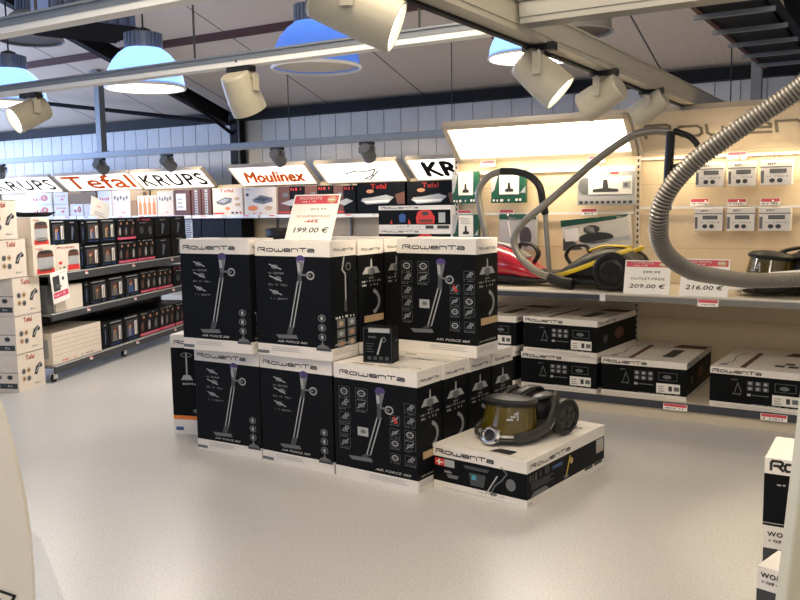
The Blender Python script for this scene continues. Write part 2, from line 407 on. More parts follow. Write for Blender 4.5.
def side_sticker(a): a.rect(.18, .27, .96, .33, 'print_tan'); a.k = 2; a.rect(.5, .275, .95, .325, 'print_silver'); a.k = 1
def side_360(a):
    a.word(.12, .915, .88, .94, 'print_grey')
    a.line([(.52, .86), (.44, .76), (.56, .72), (.56, .50)], .012, 'print_silver'); a.ring(.68, .78, .09, .03, .006, 'print_grey', 9)
    a.rect(.5, .40, .6, .5, 'print_dim'); a.scribble(.16, .345, .9, .37, 'print_white', 3, 12)
    for i in range(3):
        for j in range(2):
            x = .2+j*.42; y = .27-i*.085; a.rect(x, y, x+.3, y+.07, 'print_grey'); a.k = 2
            a.ell(x+.15, y+.035, .08, .02, ['print_tan', 'print_silver', 'print_skin'][(i+j) % 3], 8); a.k = 1
    a.text('AIR FORCE 360', .1, .125, .9, .14, 'print_white', .02, .3)
    a.lines(.1, .05, .9, .095, 3, 'print_silver', .3, 8)
def top_flaps(a, seed=0):
    a.line([(0, .5), (1, .5)], .003, 'print_grey')
    for x in (.18, .5): a.rect(x, .16+.1*seed, x+.26, .21+.1*seed, 'print_brown')
    a.word(.55, .3, .95, .38, 'print_grey'); a.rect(.3, .68, .44, .76, 'print_brown')
SWH = (.575, .262, .686)
def stick_carton(label, x, y, deg, kind, z=0, group=None, sticker=False, W=.575, D=.262, H=.686, name='vacuum_carton'):
    """(x, y) is the front left corner on the floor"""
    fr = Fr(x, y, deg); t = thing(name, label, 'box', fr.p(W/2, D/2, z), fr.a, group)
    m = MB(); x0, x1, y0, y1 = -W/2, W/2, -D/2, D/2; zb = .105*H; zt = .872*H
    m.box(x0, x1, y0, y1, 0, zb, 'carton_white'); m.box(x0, x1, y0, y1, zt, H, 'carton_white'); m.box(x0, x1, y0, y1, zb, zt, 'carton_black')
    if kind == 'orange':
        m = MB(); m.box(x0, x1, y0, y1, 0, .17*H, 'carton_white'); m.box(x0, x1, y0, y1, zt, H, 'carton_white'); m.box(x0, x1, y0, y1, .17*H, zt, 'carton_black')
    m.build('carton', t)
    p = MB(); a = Art(p, (x0, y0, 0), (1, 0, 0), (0, 0, 1), W, H)
    b = Art(p, (x1, y0, 0), (0, 1, 0), (0, 0, 1), D, H)
    c = Art(p, (x0, y0, H), (1, 0, 0), (0, 1, 0), W, D)
    if kind == '460': front_460(a); side_460(b)
    elif kind == '360': front_360(a); side_360(b)
    else:
        a.word(.05, .905, .60, .945, 'print_black'); a.rect(0, .15, 1, .19, 'print_orange')
        a.rect(.03, .04, .13, .075, 'print_blue'); a.line([(.2, .82), (.2, .6)], .012, 'print_silver')
        a.poly([(.12, .55), (.28, .55), (.24, .6), (.16, .6)], 'print_silver'); a.ring(.2, .8, .07, .02, .008, 'print_grey', 10)
        a.scribble(.08, .5, .32, .525, 'print_silver', 2, 8); a.line([(.45, .8), (.42, .3)], .02, 'print_grey'); a.ell(.38, .24, .12, .03, 'print_grey'); a.lines(.3, .05, .9, .12, 3, 'print_silver', .3)
        side_460(b)
    if sticker: b.k = 3; side_sticker(b)
    top_flaps(c, int(x*10) % 3)
    p.build('printed_artwork', t)
    return t
# ------------------------------------------------------------------ canister-vacuum cartons (low and long)
def canister_carton(label, fr, x, y, z, deg=0, style='shelf', W=.63, D=.86, H=.285, group=None):
    o = fr.p(x, y, 0); f2 = Fr(o.x, o.y, math.degrees(fr.a)+deg)
    t = thing('vacuum_carton', label, 'box', f2.p(W/2, D/2, z), f2.a, group)
    m = MB(); x0, x1, y0, y1 = -W/2, W/2, -D/2, D/2; zb = .13*H; zt = .83*H
    if style == 'floor': zb = .19*H; zt = .74*H
    m.box(x0, x1, y0, y1, 0, zb, 'carton_white'); m.box(x0, x1, y0, y1, zt, H, 'carton_white'); m.box(x0, x1, y0, y1, zb, zt, 'carton_black'); m.build('carton', t)
    p = MB(); a = Art(p, (x0, y0, 0), (1, 0, 0), (0, 0, 1), W, H); b = Art(p, (x1, y0, 0), (0, 1, 0), (0, 0, 1), D, H); c = Art(p, (x0, y0, H), (1, 0, 0), (0, 1, 0), W, D)
    if style == 'floor':
        a.word(.035, .80, .66, .915, 'print_black'); a.rect(.02, .54, .125, .70, 'print_red'); a.k = 2; a.rect(.06, .555, .08, .685, 'print_white'); a.rect(.035, .605, .115, .635, 'print_white'); a.k = 1
        a.rect(.125, .54, .24, .70, 'print_silver'); a.scribble(.13, .40, .26, .46, 'print_silver', 4, 6)
        a.poly([(.17, .3), (.27, .3), (.29, .38), (.15, .38)], 'print_grey')
        a.poly([(.34, .66), (.62, .66), (.60, .59), (.36, .59)], 'print_dim'); a.poly([(.42, .25), (.56, .25), (.58, .52), (.40, .52)], 'print_dim'); a.k = 2; a.rect(.43, .38, .48, .48, 'print_cyan'); a.k = 1
        a.line([(.70, .56), (.585, .14)], .008, 'print_silver'); a.line([(.74, .78), (.80, .66), (.75, .5), (.68, .36), (.64, .2)], .006, 'print_grey'); a.ell(.66, .16, .04, .04, 'print_grey')
        a.ell(.84, .44, .05, .13, 'print_grey'); a.scribble(.5, .12, .78, .17, 'print_silver', 3, 16); a.lines(.1, .04, .95, .09, 2, 'print_silver', .25)
        b.word(.04, .80, .52, .90, 'print_black'); b.scribble(.03, .5, .3, .72, 'print_dim', 3, 9); b.lines(.05, .36, .33, .52, 4, 'print_grey', .3)
        b.poly([(.03, .18), (.26, .20), (.22, .3), (.08, .3)], 'print_grey'); b.rect(.3, .57, .42, .64, 'print_blue')
        b.line([(.52, .66), (.47, .26)], .012, 'print_yellow'); b.ell(.54, .55, .02, .07, 'print_tan'); b.ell(.47, .26, .03, .04, 'print_grey')
        b.rect(.88, .40, .985, .72, 'print_silver'); b.k = 2; b.lines(.89, .43, .97, .62, 3, 'print_tan', .5); b.k = 1; b.rect(.72, .13, .83, .21, 'print_dark')
        b.rect(.85, .13, .97, .21, 'print_dark'); b.text('H', .02, .06, .05, .12, 'print_dark')
        c.poly([(.1, .62), (.4, .62), (.4, .68), (.1, .68)], 'print_brown'); c.scribble(.08, .72, .3, .78, 'print_dark', 5, 8); c.poly([(.55, .06), (.78, .06), (.78, .14), (.60, .14)], 'print_black')
        c.scribble(.6, .8, .9, .86, 'print_brown', 8, 7); c.line([(.3, .04), (.95, .04)], .003, 'print_grey')
    else:
        a.word(.03, .86, .54, .955, 'print_black')
        a.scribble(.2, .70, .3, .74, 'print_grey', 2, 6); a.line([(.27, .42), (.30, .64), (.34, .42)], .005, 'print_grey'); a.scribble(.25, .33, .36, .4, 'print_grey', 6, 6)
        for i in range(3):
            for j in range(2): a.frame(.40+i*.08, .48+j*.13, .46+i*.08, .58+j*.13, 'print_grey', .004); a.k = 2; a.ell(.43+i*.08, .53+j*.13, .02, .035, 'print_silver', 8); a.k = 1
        a.frame(.68, .50, .90, .72, 'print_dim', .006); a.ell(.78, .6, .05, .05, 'print_grey'); a.rect(.40, .34, .44, .4, 'print_silver'); a.line([(.46, .37), (.62, .37)], .006, 'print_grey')
        a.k = 2; a.rect(.66, .18, .93, .43, 'print_white'); a.k = 3; a.rect(.80, .24, .84, .37, 'print_dark'); a.rect(.86, .25, .92, .36, 'print_grey'); a.lines(.68, .22, .76, .4, 3, 'print_grey', .3); a.k = 1
        a.scribble(.45, .125, .93, .155, 'print_silver', 9, 28); a.lines(.05, .03, .95, .10, 2, 'print_silver', .25)
        b.word(.03, .86, .45, .95, 'print_grey'); b.ell(.2, .45, .06, .12, 'print_dim'); b.ell(.55, .5, .12, .16, 'print_brown')
        c.poly([(.30, .05), (.36, .05), (.36, .8), (.30, .8)], 'print_brown'); c.line([(.08, .1), (.16, .3), (.12, .55), (.2, .8)], .008, 'print_dark'); c.ell(.11, .13, .04, .03, 'print_grey')
        if style == 'shelf': c.poly([(.64, .22), (.78, .22), (.80, .62), (.66, .62)], 'print_dark')
        else:
            for q in ((.62, .2), (.76, .2), (.7, .32)): c.rect(q[0], q[1], q[0]+.1, q[1]+.09, 'print_dark')
        c.poly([(.6, .74), (1, .74), (1, .92), (.66, .92)], 'print_brown')
    p.build('printed_artwork', t); return t

# ================================================================== THE HALL (frame S)
def hall(mb, name): return struct(mb.build(name, None, S.o, S.a))
XL, XR, YF, YB = -12.0, 7.0, -16.0, .62
def roof_z(y): return 3.18+.31*(YB-y) if y > -9 else 3.18+.31*(YB+9)-.30*(-9-y)
m = MB(); m.box(XL, XR, YF, YB, -.12, 0, 'floor_resin'); hall(m, 'floor')
m = MB()
for a, b in ((YB+.2, -9), (-9, YF-.1)):
    za, zb = roof_z(a) if a < YB else 3.18-.31*.2, roof_z(b)
    m.prism([(a, za), (b, zb), (b, zb+.16), (a, za+.16)], 'x', XL-.1, XR+.1, 'roof_panel')
hall(m, 'ceiling')
# back wall: vertical sheet cladding
m = MB(); m.box(XL, XR, YB+.02, YB+.2, 0, 3.2, 'cladding')
x = XL
while x < XR-.01:
    m.box(x, x+.285, YB, YB+.02, 0, 3.17, 'cladding'); m.box(x+.285, x+.30, YB+.012, YB+.02, 0, 3.17, 'cladding_seam'); x += .30
hall(m, 'wall_back')
m = MB(); m.prism([(YF, 0), (YB, 0), (YB, roof_z(YB-.001)), (-9, roof_z(-9)), (YF, roof_z(YF))], 'x', XL-.15, XL, 'wall_paint'); hall(m, 'wall_left')
m = MB(); m.prism([(YF, 0), (YB, 0), (YB, roof_z(YB-.001)), (-9, roof_z(-9)), (YF, roof_z(YF))], 'x', XR, XR+.15, 'wall_paint'); hall(m, 'wall_right')
m = MB(); m.box(XL, XR, YF-.15, YF, 0, roof_z(YF), 'wall_paint'); hall(m, 'wall_front')
def window(n, x0, x1, y0, y1, z0, z1):
    m = MB(); m.box(x0, x1, y0, y1, z0, z1, 'window_glass')
    if x1-x0 < y1-y0:
        for k in range(5): yy = y0+(y1-y0)*k/4; m.box(x0-.01, x1+.03, yy-.04, yy+.04, z0-.05, z1+.05, 'frame_white')
        for z in (z0, z1): m.box(x0-.01, x1+.03, y0, y1, z-.05, z+.05, 'frame_white')
    else:
        for k in range(5): xx = x0+(x1-x0)*k/4; m.box(xx-.04, xx+.04, y0-.01, y1+.03, z0-.05, z1+.05, 'frame_white')
        for z in (z0, z1): m.box(x0, x1, y0-.01, y1+.03, z-.05, z+.05, 'frame_white')
    hall(m, 'window_%d' % n)
window(1, XL-.005, XL+.02, -8.5, -.6, 1.2, 3.3)
window(2, -7.5, -1.2, YF-.005, YF+.02, 1.4, 3.4)
# steel: eaves beam, columns, rafters, purlins, braces
m = MB(); m.box(XL, XR, YB-.16, YB, 3.02, 3.17, 'steel_black'); hall(m, 'trim_1')
def purlin(n, y, h=.07): m = MB(); z = roof_z(y); m.box(XL, XR, y-.05, y+.05, z-h, z+.02, 'purlin_brown'); hall(m, 'trim_%d' % n)
purlin(2, -1.7); purlin(3, -3.75); purlin(4, -5.8); purlin(5, -7.85)
def ibeam(n, x, y0, y1):
    m = MB(); c = lambda y, dz: (x, y, roof_z(y)+dz)
    for dz, w, h in ((-.10, .13, .02), (-.30, .13, .02), (-.20, .02, .2)): m.bar(c(y0, dz), c(y1, dz), w, h, 'steel_black')
    hall(m, 'trim_%d' % n)
ibeam(6, -3.55, .4, -8.9); ibeam(7, 5.25, .4, -8.9)
def column(n, x):
    m = MB(); z1 = 3.02
    m.box(x-.10, x+.10, .40, .42, 0, z1, 'metal_galvanised'); m.box(x-.10, x+.10, .58, .60, 0, z1, 'metal_galvanised'); m.box(x-.075, x+.075, .385, .60, 0, z1, 'steel_black'); hall(m, 'trim_%d' % n)
column(8, -3.42); column(9, 5.25)
def rod(n, a, b, r=.035): m = MB(); m.tube([a, b], r, 'steel_black', 8); hall(m, 'trim_%d' % n)
rod(10, (-7.9, -1.2, 3.60), (-3.5, .5, 2.98)); rod(11, (-3.5, -1.15, 3.55), (-3.45, .5, 2.75), .03)

# ------------------------------------------------------------------ lighting rails
def rail(label, a, b, w=.09, h=.085, slot='metal_light', body='metal_galvanised', up_to=None, hang=(), lip=True, edge=False):
    """a, b in hall coordinates, z is the underside"""
    A = S.p(*a); B_ = S.p(*b); t = thing('lighting_rail', label, 'rail', (A+B_)/2, S.a)
    def Lc(p): q = S.p(*p)-(A+B_)/2; c, s_ = math.cos(-S.a), math.sin(-S.a); return Vector((c*q.x-s_*q.y, s_*q.x+c*q.y, q.z))
    a2, b2 = Lc(a), Lc(b); z = Vector((0, 0, 1))
    m = MB(); m.bar(a2+z*(h/2+.02), b2+z*(h/2+.02), w, h, body)
    if lip:
        m.bar(a2+z*(h+.024), b2+z*(h+.024), w*1.2, .010, body)
    m.build('channel', t)
    m = MB(); m.bar(a2+z*.008, b2+z*.008, w*.92, .028, slot); m.build('track', t)
    if edge: m = MB(); o_ = Vector((-w*.46, 0, 0)); m.bar(a2+z*.004+o_, b2+z*.004+o_, .028, .045, 'steel_black'); m.build('conductor', t)
    for p, zt in hang:
        q = Lc(p); m = MB(); m.tube([q+z*(h+.03), q+z*(zt-p[2])], .006, 'cord_black', 6); m.build('hanger', t)
    return t
ry1, ry2, rz = -7.10, -8.27, 2.32
RX = 4.84
rail('grey rail whose pale track carries the two spotlights on the left', (-6.2, ry1, rz), (4.76, ry1, rz), .077, .028, hang=[((x, ry1, rz), roof_z(ry1)) for x in (-1, 1.0, 3.02, 4.4)])
rail('blue-grey rail crossing the top left corner nearest the camera', (-5.0, ry2, rz), (4.76, ry2, rz), .077, .028, hang=[((x, ry2, rz), roof_z(ry2)) for x in (2.2, 3.3, 4.4)])
rail('thin grey rail over the illuminated brand signs on the back wall', (-11.5, -1.2, 2.40), (2.6, -1.2, 2.40), .07, .06, 'metal_grey', hang=[((x, -1.2, 2.40), roof_z(-1.2)) for x in (-9, -1, 1.5)])
rail('wide cream rail running away from the camera above the display stack', (RX, -10.2, rz), (RX, -1.0, rz), .10, .092, 'metal_cream', 'metal_cream', edge=True, hang=[((RX, y, rz), roof_z(y)) for y in (-8.6, -6.4, -2)])
rail('short grey cross rail bolted to the right of the cream rail', (4.91, ry1, rz+.02), (6.9, ry1, rz+.02), .12, .065, 'metal_grey', 'metal_grey', hang=[((6.2, ry1, rz+.02), roof_z(ry1))])
def post(label, x, y, z0, z1, w=.11):
    t = MB(); t.box(-w/2, w/2, -w/2, w/2, 0, z1-z0, 'metal_galvanised'); t.box(-w*.9, w*.9, -w*.9, w*.9, z1-z0-.015, z1-z0, 'metal_galvanised'); t.box(-w*.7, w*.7, -w*.7, w*.7, 0, .02, 'metal_galvanised')
    o = t.build('hanging_post', None, S.p(x, y, z0), S.a); tag(o, label, 'post')
post('galvanised post hanging from the roof left of the black column', -4.77, -1.2, 2.49, roof_z(-1.2))
post('galvanised post rising behind the tan brand board at upper right', 4.78, -.1, 2.0, roof_z(-.1))
# services at upper right: cable tray, beam
def local_obj(mb, name, o, label, cat, rot=S.a): q = mb.build(name, None, o, rot); return tag(q, label, cat)
t = thing('cable_tray', 'dark cable tray with rust-brown edge under the roof at upper right', 'cable tray', S.p(5.0, -3.4, 2.95), S.a)
m = MB(); m.box(-.02, .42, -2.2, 2.6, 0, .02, 'steel_black'); m.box(.40, .42, -2.2, 2.6, 0, .12, 'steel_black'); m.build('tray', t)
m = MB(); m.box(-.06, -.02, -2.2, 2.6, -.02, .12, 'purlin_brown'); m.build('edge_rail', t)
for k in range(7):
    m = MB(); y = -1.9+k*.68; m.box(-.09, .46, y, y+.05, -.05, -.02, 'metal_galvanised'); m.build('rung', t)
m = MB(); m.tube([(.1, -2.2, .05), (.12, 2.6, .05)], .03, 'cord_black', 8); m.tube([(.22, -2.2, .05), (.2, 2.6, .05)], .025, 'cord_black', 8); m.build('cable', t)
for y in (-1.5, 2.0):
    m = MB(); m.box(.0, .03, y, y+.03, .0, roof_z(-3.4+y)-2.95, 'metal_galvanised'); m.build('hanger', t)
t = thing('steel_beam', 'light grey beam crossing the top right corner', 'beam', S.p(5.62, -3.2, 3.05), S.a)
m = MB(); m.box(-.05, .05, -2.9, 2.9, 0, .12, 'metal_light'); m.build('beam', t)
for y in (-2.5, 2.4):
    m = MB(); m.box(-.02, .02, y, y+.04, .12, roof_z(-3.2+y)-3.05, 'metal_galvanised'); m.build('hanger', t)

# ------------------------------------------------------------------ high-bay lamps
def high_bay(label, x, y, z, on=True, r=.34, group=None):
    t = thing('high_bay_lamp', label, 'lamp', S.p(x, y, z), S.a, group)
    prof = [(r, 0), (r*.995, .03), (r*.97, .09), (r*.91, .16), (r*.80, .23), (r*.65, .29), (r*.47, .335)]
    m = MB(); m.lathe(prof, 'lamp_dome' if on else 'lamp_dome_off', 40); m.build('dome', t)
    m = MB(); m.lathe([(r+.006, -.012), (r+.012, 0), (r+.006, .012), (r-.008, .006), (r-.008, -.008), (r+.006, -.012)], 'metal_light' if on else 'lamp_dome_off', 40); m.build('rim', t)
    m = MB()
    m.lathe([(0, .33), (.145, .33), (.145, .46), (.12, .475), (0, .475)], 'heatsink', 28)
    for k in range(24): a = 2*PI*k/24; m.bar((.147*math.cos(a), .147*math.sin(a), .335), (.147*math.cos(a), .147*math.sin(a), .465), .012, .035, 'heatsink', (math.cos(a), math.sin(a), 0))
    m.build('heat_sink', t)
    m = MB(); m.lathe([(0, .475), (.07, .475), (.07, .50), (.02, .52), (0, .52)], 'cord_black', 16); m.tube([(0, 0, .52), (0, 0, roof_z(y)-z+.02)], .008, 'cord_black', 6); m.build('suspension', t)
    m = MB(); m.disc((0, 0, .015), (0, 0, -1), r-.012, 'lamp_lens' if on == 1 else ('lamp_dull' if on else 'lamp_dark'), 40); m.build('diffuser', t)
    if on:
        l = bpy.data.lights.new('lamp_core', 'POINT'); l.energy = 3.6; l.color = (.30, .52, 1); l.shadow_soft_size = .08
        o = bpy.data.objects.new('lamp_core', l); COL.objects.link(o); o.parent = t; o.location = (0, 0, .22)
        if on == 2: return t
        l = bpy.data.lights.new('lamp_beam', 'AREA'); l.shape = 'DISK'; l.size = r*1.7; l.energy = 42; l.color = (1, .93, .84)
        o = bpy.data.objects.new('lamp_beam', l); COL.objects.link(o); o.parent = t; o.location = (0, 0, -.02)
    return t
high_bay('lit blue-domed hanging lamp cut by the left edge of the picture', -1.42, -5.1, 2.65)
high_bay('lit blue-domed hanging lamp behind the grey rail, upper left', .48, -5.1, 2.65)
high_bay('hanging lamp with glowing blue dome and dull underside, behind the largest spotlight', 2.35, -5.1, 2.65, 2)
high_bay('lit hanging lamp half hidden behind the cream rail, top centre', 3.33, -3.08, 2.90, True, .42)
high_bay('unlit hanging lamp with dark brown underside high in the top left corner', -2.77, -3.83, 3.6, False, .36)
high_bay('unlit grey lamp high behind the cream rail, top centre right', 4.2, -4.5, 2.80, False, .27)
MT['lamp_dome_off'].node_tree.nodes['Principled BSDF'].inputs['Base Color'].default_value = (.3, .3, .3, 1)
# warm-air heater with louvres
t = thing('air_heater', 'grey-blue warm-air heater with dark louvres hanging at upper left', 'heater', S.p(-.62, -4.95, 3.30), S.a+R(-22))
m = MB(); m.box(-.30, .30, -.30, .50, .02, .36, 'heatsink', {'d': 'steel_black'}); m.build('housing', t)
for k in range(7):
    m = MB(); x = -.28+k*.093; m.obox((x, .12, .0), (1, 0, .5), (0, 1, 0), (-.5, 0, 1), .05, .40, .006, 'steel_black'); m.build('louvre', t)
for k in range(8):
    m = MB(); m.box(.30, .36, -.28+k*.10, -.25+k*.10, .04, .34, 'heatsink'); m.build('fin', t)
m = MB(); m.tube([(-.2, 0, .36), (-.2, 0, roof_z(-4.75)-3.28)], .012, 'cord_black', 6); m.tube([(.2, .2, .36), (.2, .2, roof_z(-4.75)-3.33)], .012, 'cord_black', 6); m.build('suspension', t)

# ------------------------------------------------------------------ spotlights
def spotlight(label, x, y, z, aim, r=.12, ln=.31, lit=True, col='spot_cream', power=0, drop=.17, name='spotlight', cone=75, group=None, yaw=0):
    """hangs at hall point (x, y, z); aim is a world direction"""
    t = thing(name, label, 'spotlight', S.p(x, y, z), S.a, group)
    if col == 'spot_cream': t.scale = (.766,)*3
    rm = Matrix.Rotation(-S.a, 3, 'Z'); d = (rm @ Vector(aim)).normalized()
    m = MB(); m.box(-.10, .10, -.035, .035, -.045, 0, 'cord_black'); m.build('adapter', t)
    side = d.cross(Vector((0, 0, 1))).normalized(); c = Vector((0, 0, -.045-drop-.02))
    m = MB(); m.bar((0, 0, -.045), (0, 0, -.075), .05, .05, col)
    top = Vector((0, 0, -.075)); hw = r+.014
    m.bar(top-side*hw, top+side*hw, .05, .012, col, d)
    for s_ in (-1, 1): m.obox(top+side*hw*s_+(c-top)*.5, side, (c-top).cross(side), (c-top), .005, .026, (c-top).length/2+.01, col)
    m.build('yoke', t)
    m = MB(); b = c-d*ln*.45
    m.lathe([(0, 0), (r*.80, 0), (r*.86, .015), (r, ln*.65), (r, ln), (r-.01, ln), (r-.012, ln-.03)], col, 28, b, d)
    m.build('lamp_body', t)
    m = MB(); m.disc(b+d*(ln-.02), d, r-.012, 'lens_lit' if lit else 'lamp_dark', 28); m.build('lens', t)
    m = MB(); m.tube(smooth_path([(0.03, 0, -.045), Vector((.06, .02, -.08)), b+d*.02+Vector((0, 0, r*.9))], 5), .006, 'cord_black', 6); m.build('cable', t)
    if power:
        l = bpy.data.lights.new('spot_beam', 'SPOT'); l.energy = power; l.color = (1, .82, .58); l.spot_size = R(cone); l.spot_blend = .5; l.shadow_soft_size = .07
        o = bpy.data.objects.new('spot_beam', l); COL.objects.link(o); o.parent = t; o.location = b+d*(ln+.01)
        o.rotation_euler = d.to_track_quat('-Z', 'Y').to_euler()
    return t
spotlight('lit cream spotlight on the grey rail at far left, aimed left', .19*.766+1.484, ry1, rz, (-.64, -.60, -.42), power=50, drop=.10, ln=.29, r=.11)
spotlight('cream spotlight on the grey rail left of centre, aimed down and away', 2.42*.766+1.484, ry1, rz, (.28, .42, -.86), power=16, drop=.10, ln=.27)
spotlight('largest cream spotlight, hanging from the near end of the cream rail', RX, -8.30, rz, (.90, -.10, -.38), power=60, drop=.10, ln=.36, r=.105)
spotlight('cream spotlight on the cream rail, its lit mouth tilted down right', RX, -6.76, rz, (.66, -.20, -.62), power=90, drop=.12)
spotlight('cream spotlight second along the cream rail, turned away to the left', RX, -5.80, rz, (-.70, .55, -.45), power=90, drop=.12, r=.115)
spotlight('smallest cream spotlight on the cream rail, over the brand board', RX, -4.80, rz, (-.66, .45, -.50), power=60, drop=.08, ln=.30, r=.105)
for x, lb, az in ((-7.42, 'dark spotlight over the leftmost black-lettered sign', -.6), (-4.84, 'dark spotlight over the orange-lettered sign on the back wall', .5), (-3.34, 'dark spotlight over the second black-lettered sign from the left', .5), (-1.22, 'dark spotlight in front of the red script sign', .4), (.26, 'dark spotlight in front of the faint grey script sign', .35)):
    spotlight(lb, x, -1.2, 2.40, (az, 1.0, -.62), r=.088, ln=.23, lit=True, col='spot_dark', power=42, drop=.07, cone=100)

# ================================================================== SIGNS (lightboxes leaning out over the shelves)
def sign(label, fr, x0, x1, yb, zb, yt, zt, face, draw=None, name='lightbox_sign', body='shelf_cream', rim=.02, light=0):
    t = thing(name, label, 'sign', fr.p((x0+x1)/2, yb, zb), fr.a); w = x1-x0; dy, dz = yt-yb, zt-zb; h = math.hypot(dy, dz)
    ey = Vector((0, dy, dz))/h; n = Vector((1, 0, 0)).cross(ey)
    m = MB()
    c = Vector((0, 0, 0))+ey*h/2-n*.022; m.obox(c, (1, 0, 0), ey, n, w/2, h/2, .022, body)
    for a in (-1, 1): m.obox(Vector((a*(w/2-rim/2), 0, 0))+ey*h/2+n*.008, (1, 0, 0), ey, n, rim/2, h/2, .012, body); 
    for a in (0, 1): m.obox(ey*(h*a+(rim/2 if a == 0 else -rim/2))+n*.008, (1, 0, 0), ey, n, w/2, rim/2, .012, body)
    m.build('frame', t)
    m = MB(); o = Vector((-w/2+rim, 0, 0))+ey*rim+n*.004
    m.poly([o, o+Vector((w-2*rim, 0, 0)), o+Vector((w-2*rim, 0, 0))+ey*(h-2*rim), o+ey*(h-2*rim)], face); m.build('face', t)
    if draw:
        m = MB(); a = Art(m, o, (1, 0, 0), ey, w-2*rim, h-2*rim, .003); draw(a); m.build('lettering', t)
    for k in (-1, 1):
        m = MB(); m.bar(Vector((k*w*.42, 0, 0))-n*.09+ey*h*.5, (k*w*.42, .018, .02), .03, .03, body); m.build('bracket', t)
    if light:
        l = bpy.data.lights.new('tube', 'AREA'); l.shape = 'RECTANGLE'; l.size = w*.9; l.size_y = .08; l.energy = light; l.color = (1, .80, .52)
        ob = bpy.data.objects.new('tube', l); COL.objects.link(ob); ob.parent = t; ob.location = (0, -.22, -.02)
        ob.rotation_euler = Vector((0, .36, -1)).to_track_quat('-Z', 'Y').to_euler()
    return t
def d_krups(a): a.text('KRUPS', .06, .12, .95, .80, 'print_black', .03, 0, 1.1)
def d_krups_bold(a): a.text('KR', .13, .16, .46, .82, 'print_black', .06, 0, 1.0)
def d_tefal(a): a.text('Tefal', .05, .10, .95, .90, 'print_orange', .035)
def d_moulinex(a):
    a.text('Moulinex', .10, .13, .90, .70, 'print_orange', .06, .35)
    a.line([(.10, .12), (.4, .17), (.9, .14)], .012, 'print_orange')
def d_script(a): a.line([(.3, .42), (.45, .55), (.55, .5), (.7, .6), (.62, .3), (.5, .12), (.56, .08), (.72, .5)], .02, 'print_grey'); a.line([(.2, .55), (.5, .6), (.85, .62)], .008, 'print_silver')
for lb, x0, x1, dr, li in (('leftmost white lightbox sign lettered KRUPS in thin black', -9.26, -7.28, d_krups, 30), ('white lightbox sign lettered Tefal in orange on the back wall', -7.14, -5.17, d_tefal, 30),
        ('white lightbox sign lettered KRUPS between the orange Tefal sign and the column', -5.15, -3.48, d_krups, 28), ('white lightbox sign with orange Moulinex script, right of the column', -2.92, -1.40, d_moulinex, 26),
        ('white lightbox sign with a faint grey script scrawl', -1.24, .18, d_script, 26), ('lightbox sign showing bold black letters KR beside the green packs', .32, 1.9, d_krups_bold, 22)):
    sign(lb, S, x0, x1, 0, 1.925, -.35, 2.215, 'sign_lit', dr)
# right-hand gondola canopy
sign('large glowing blank lightbox over the hanging nozzle packs', G, -1.50, .17, .93, 1.975, .60, 2.285, 'sign_lit_bright', None, body='sign_tan', rim=.045, light=12)
def d_brand(a):
    a.word(.02, .30, .74, .74, 'sign_tan_text', t=.17)
sign('tan unlit brand board with wide dark lettering, upper right', G, .20, 2.45, .93, 1.975, .60, 2.285, 'sign_tan', d_brand, name='brand_board', body='sign_tan', rim=.02, light=12)

# ================================================================== SMALL PRICE LABELS
def price_label(parent, x, y, z, w=.13, h=.06, col='paper_red', rot=0):
    m = MB(); m.box(-w/2, w/2, 0, .003, -h, 0, 'paper_white'); a = Art(m, (-w/2, 0, -h), (1, 0, 0), (0, 0, 1), w, h)
    a.rect(.03, .52, .97, .96, col); a.scribble(.1, .15, .9, .4, 'print_grey', int(abs(x)*100), 7)
    o = m.build('price_label', parent); o.location = (x, y, z); o.rotation_euler = (R(-12), 0, 0); return o

# ================================================================== RIGHT-HAND GONDOLA (frame G)
GX0, GX1 = -1.52, 2.9
g = thing('shelving_gondola', 'cream shelving gondola with pegboard back and an upper and lower deck, right side', 'shelving', G.p(0, 0, 0), G.a)
def part(mb, name, par=g): return mb.build(name, par)
m = MB(); m.box(GX0, GX1, .02, .95, .0, .078, 'shelf_cream'); part(m, 'plinth')
m = MB(); m.box(GX0, GX1, .0, .95, .078, .135, 'shelf_cream', {'f': 'label_strip'}); part(m, 'base_deck')
m = MB(); m.box(GX0, GX1, .95, 1.0, 0, 2.02, 'panel_cream')
for z in (.62, 1.20, 1.72): m.box(GX0, GX1, .9485, .95, z, z+.004, 'print_tan')
part(m, 'back_panel')
for x in (GX0, .17, 1.55, GX1-.04):
    m = MB(); m.box(x-.02, x+.02, .925, .95, .135, 2.02, 'shelf_cream')
    for k in range(38): m.box(x-.007, x+.007, .9235, .925, .18+k*.048, .205+k*.048, 'print_black')
    part(m, 'upright')
for x0, x1, c in ((GX0+.02, .165, 'label_strip'), (.175, GX1, 'metal_grey')):
    m = MB(); m.box(x0, x1, .0, .925, .885, .905, 'shelf_cream'); m.box(x0, x1, .0, .02, .855, .885, 'shelf_cream'); m.box(x0, x1, .0, .015, .900, .912, 'metal_light')
    sh = part(m, 'shelf'); q = MB(); q.box(x0+.01, x1-.01, -.006, -.001, .858, .897, c); q.build('label_strip', sh)
    for xx in (x0+.03, x1-.03): q = MB(); q.prism([(.05, .885), (.92, .885), (.92, .72)], 'x', xx-.004, xx+.004, 'shelf_cream'); q.build('bracket', sh)
m = MB(); m.box(.155, .195, -.014, -.006, .852, .915, 'metal_light'); part(m, 'joint_clip')
for z, x0, x1 in ((1.86, -1.46, .14), (1.49, -1.46, .14), (1.93, .2, 1.52), (1.53, .2, 1.52)):
    m = MB(); m.box(x0, x1, .895, .915, z-.008, z+.012, 'metal_light'); part(m, 'peg_bar')
price_label(g, .93, -.008, .896, .14, .05); price_label(g, .72, -.004, .125, .17, .045); price_label(g, 2.0-.62, -.004, .125, .17, .045); price_label(g, 1.95, -.008, .896, .14, .05)
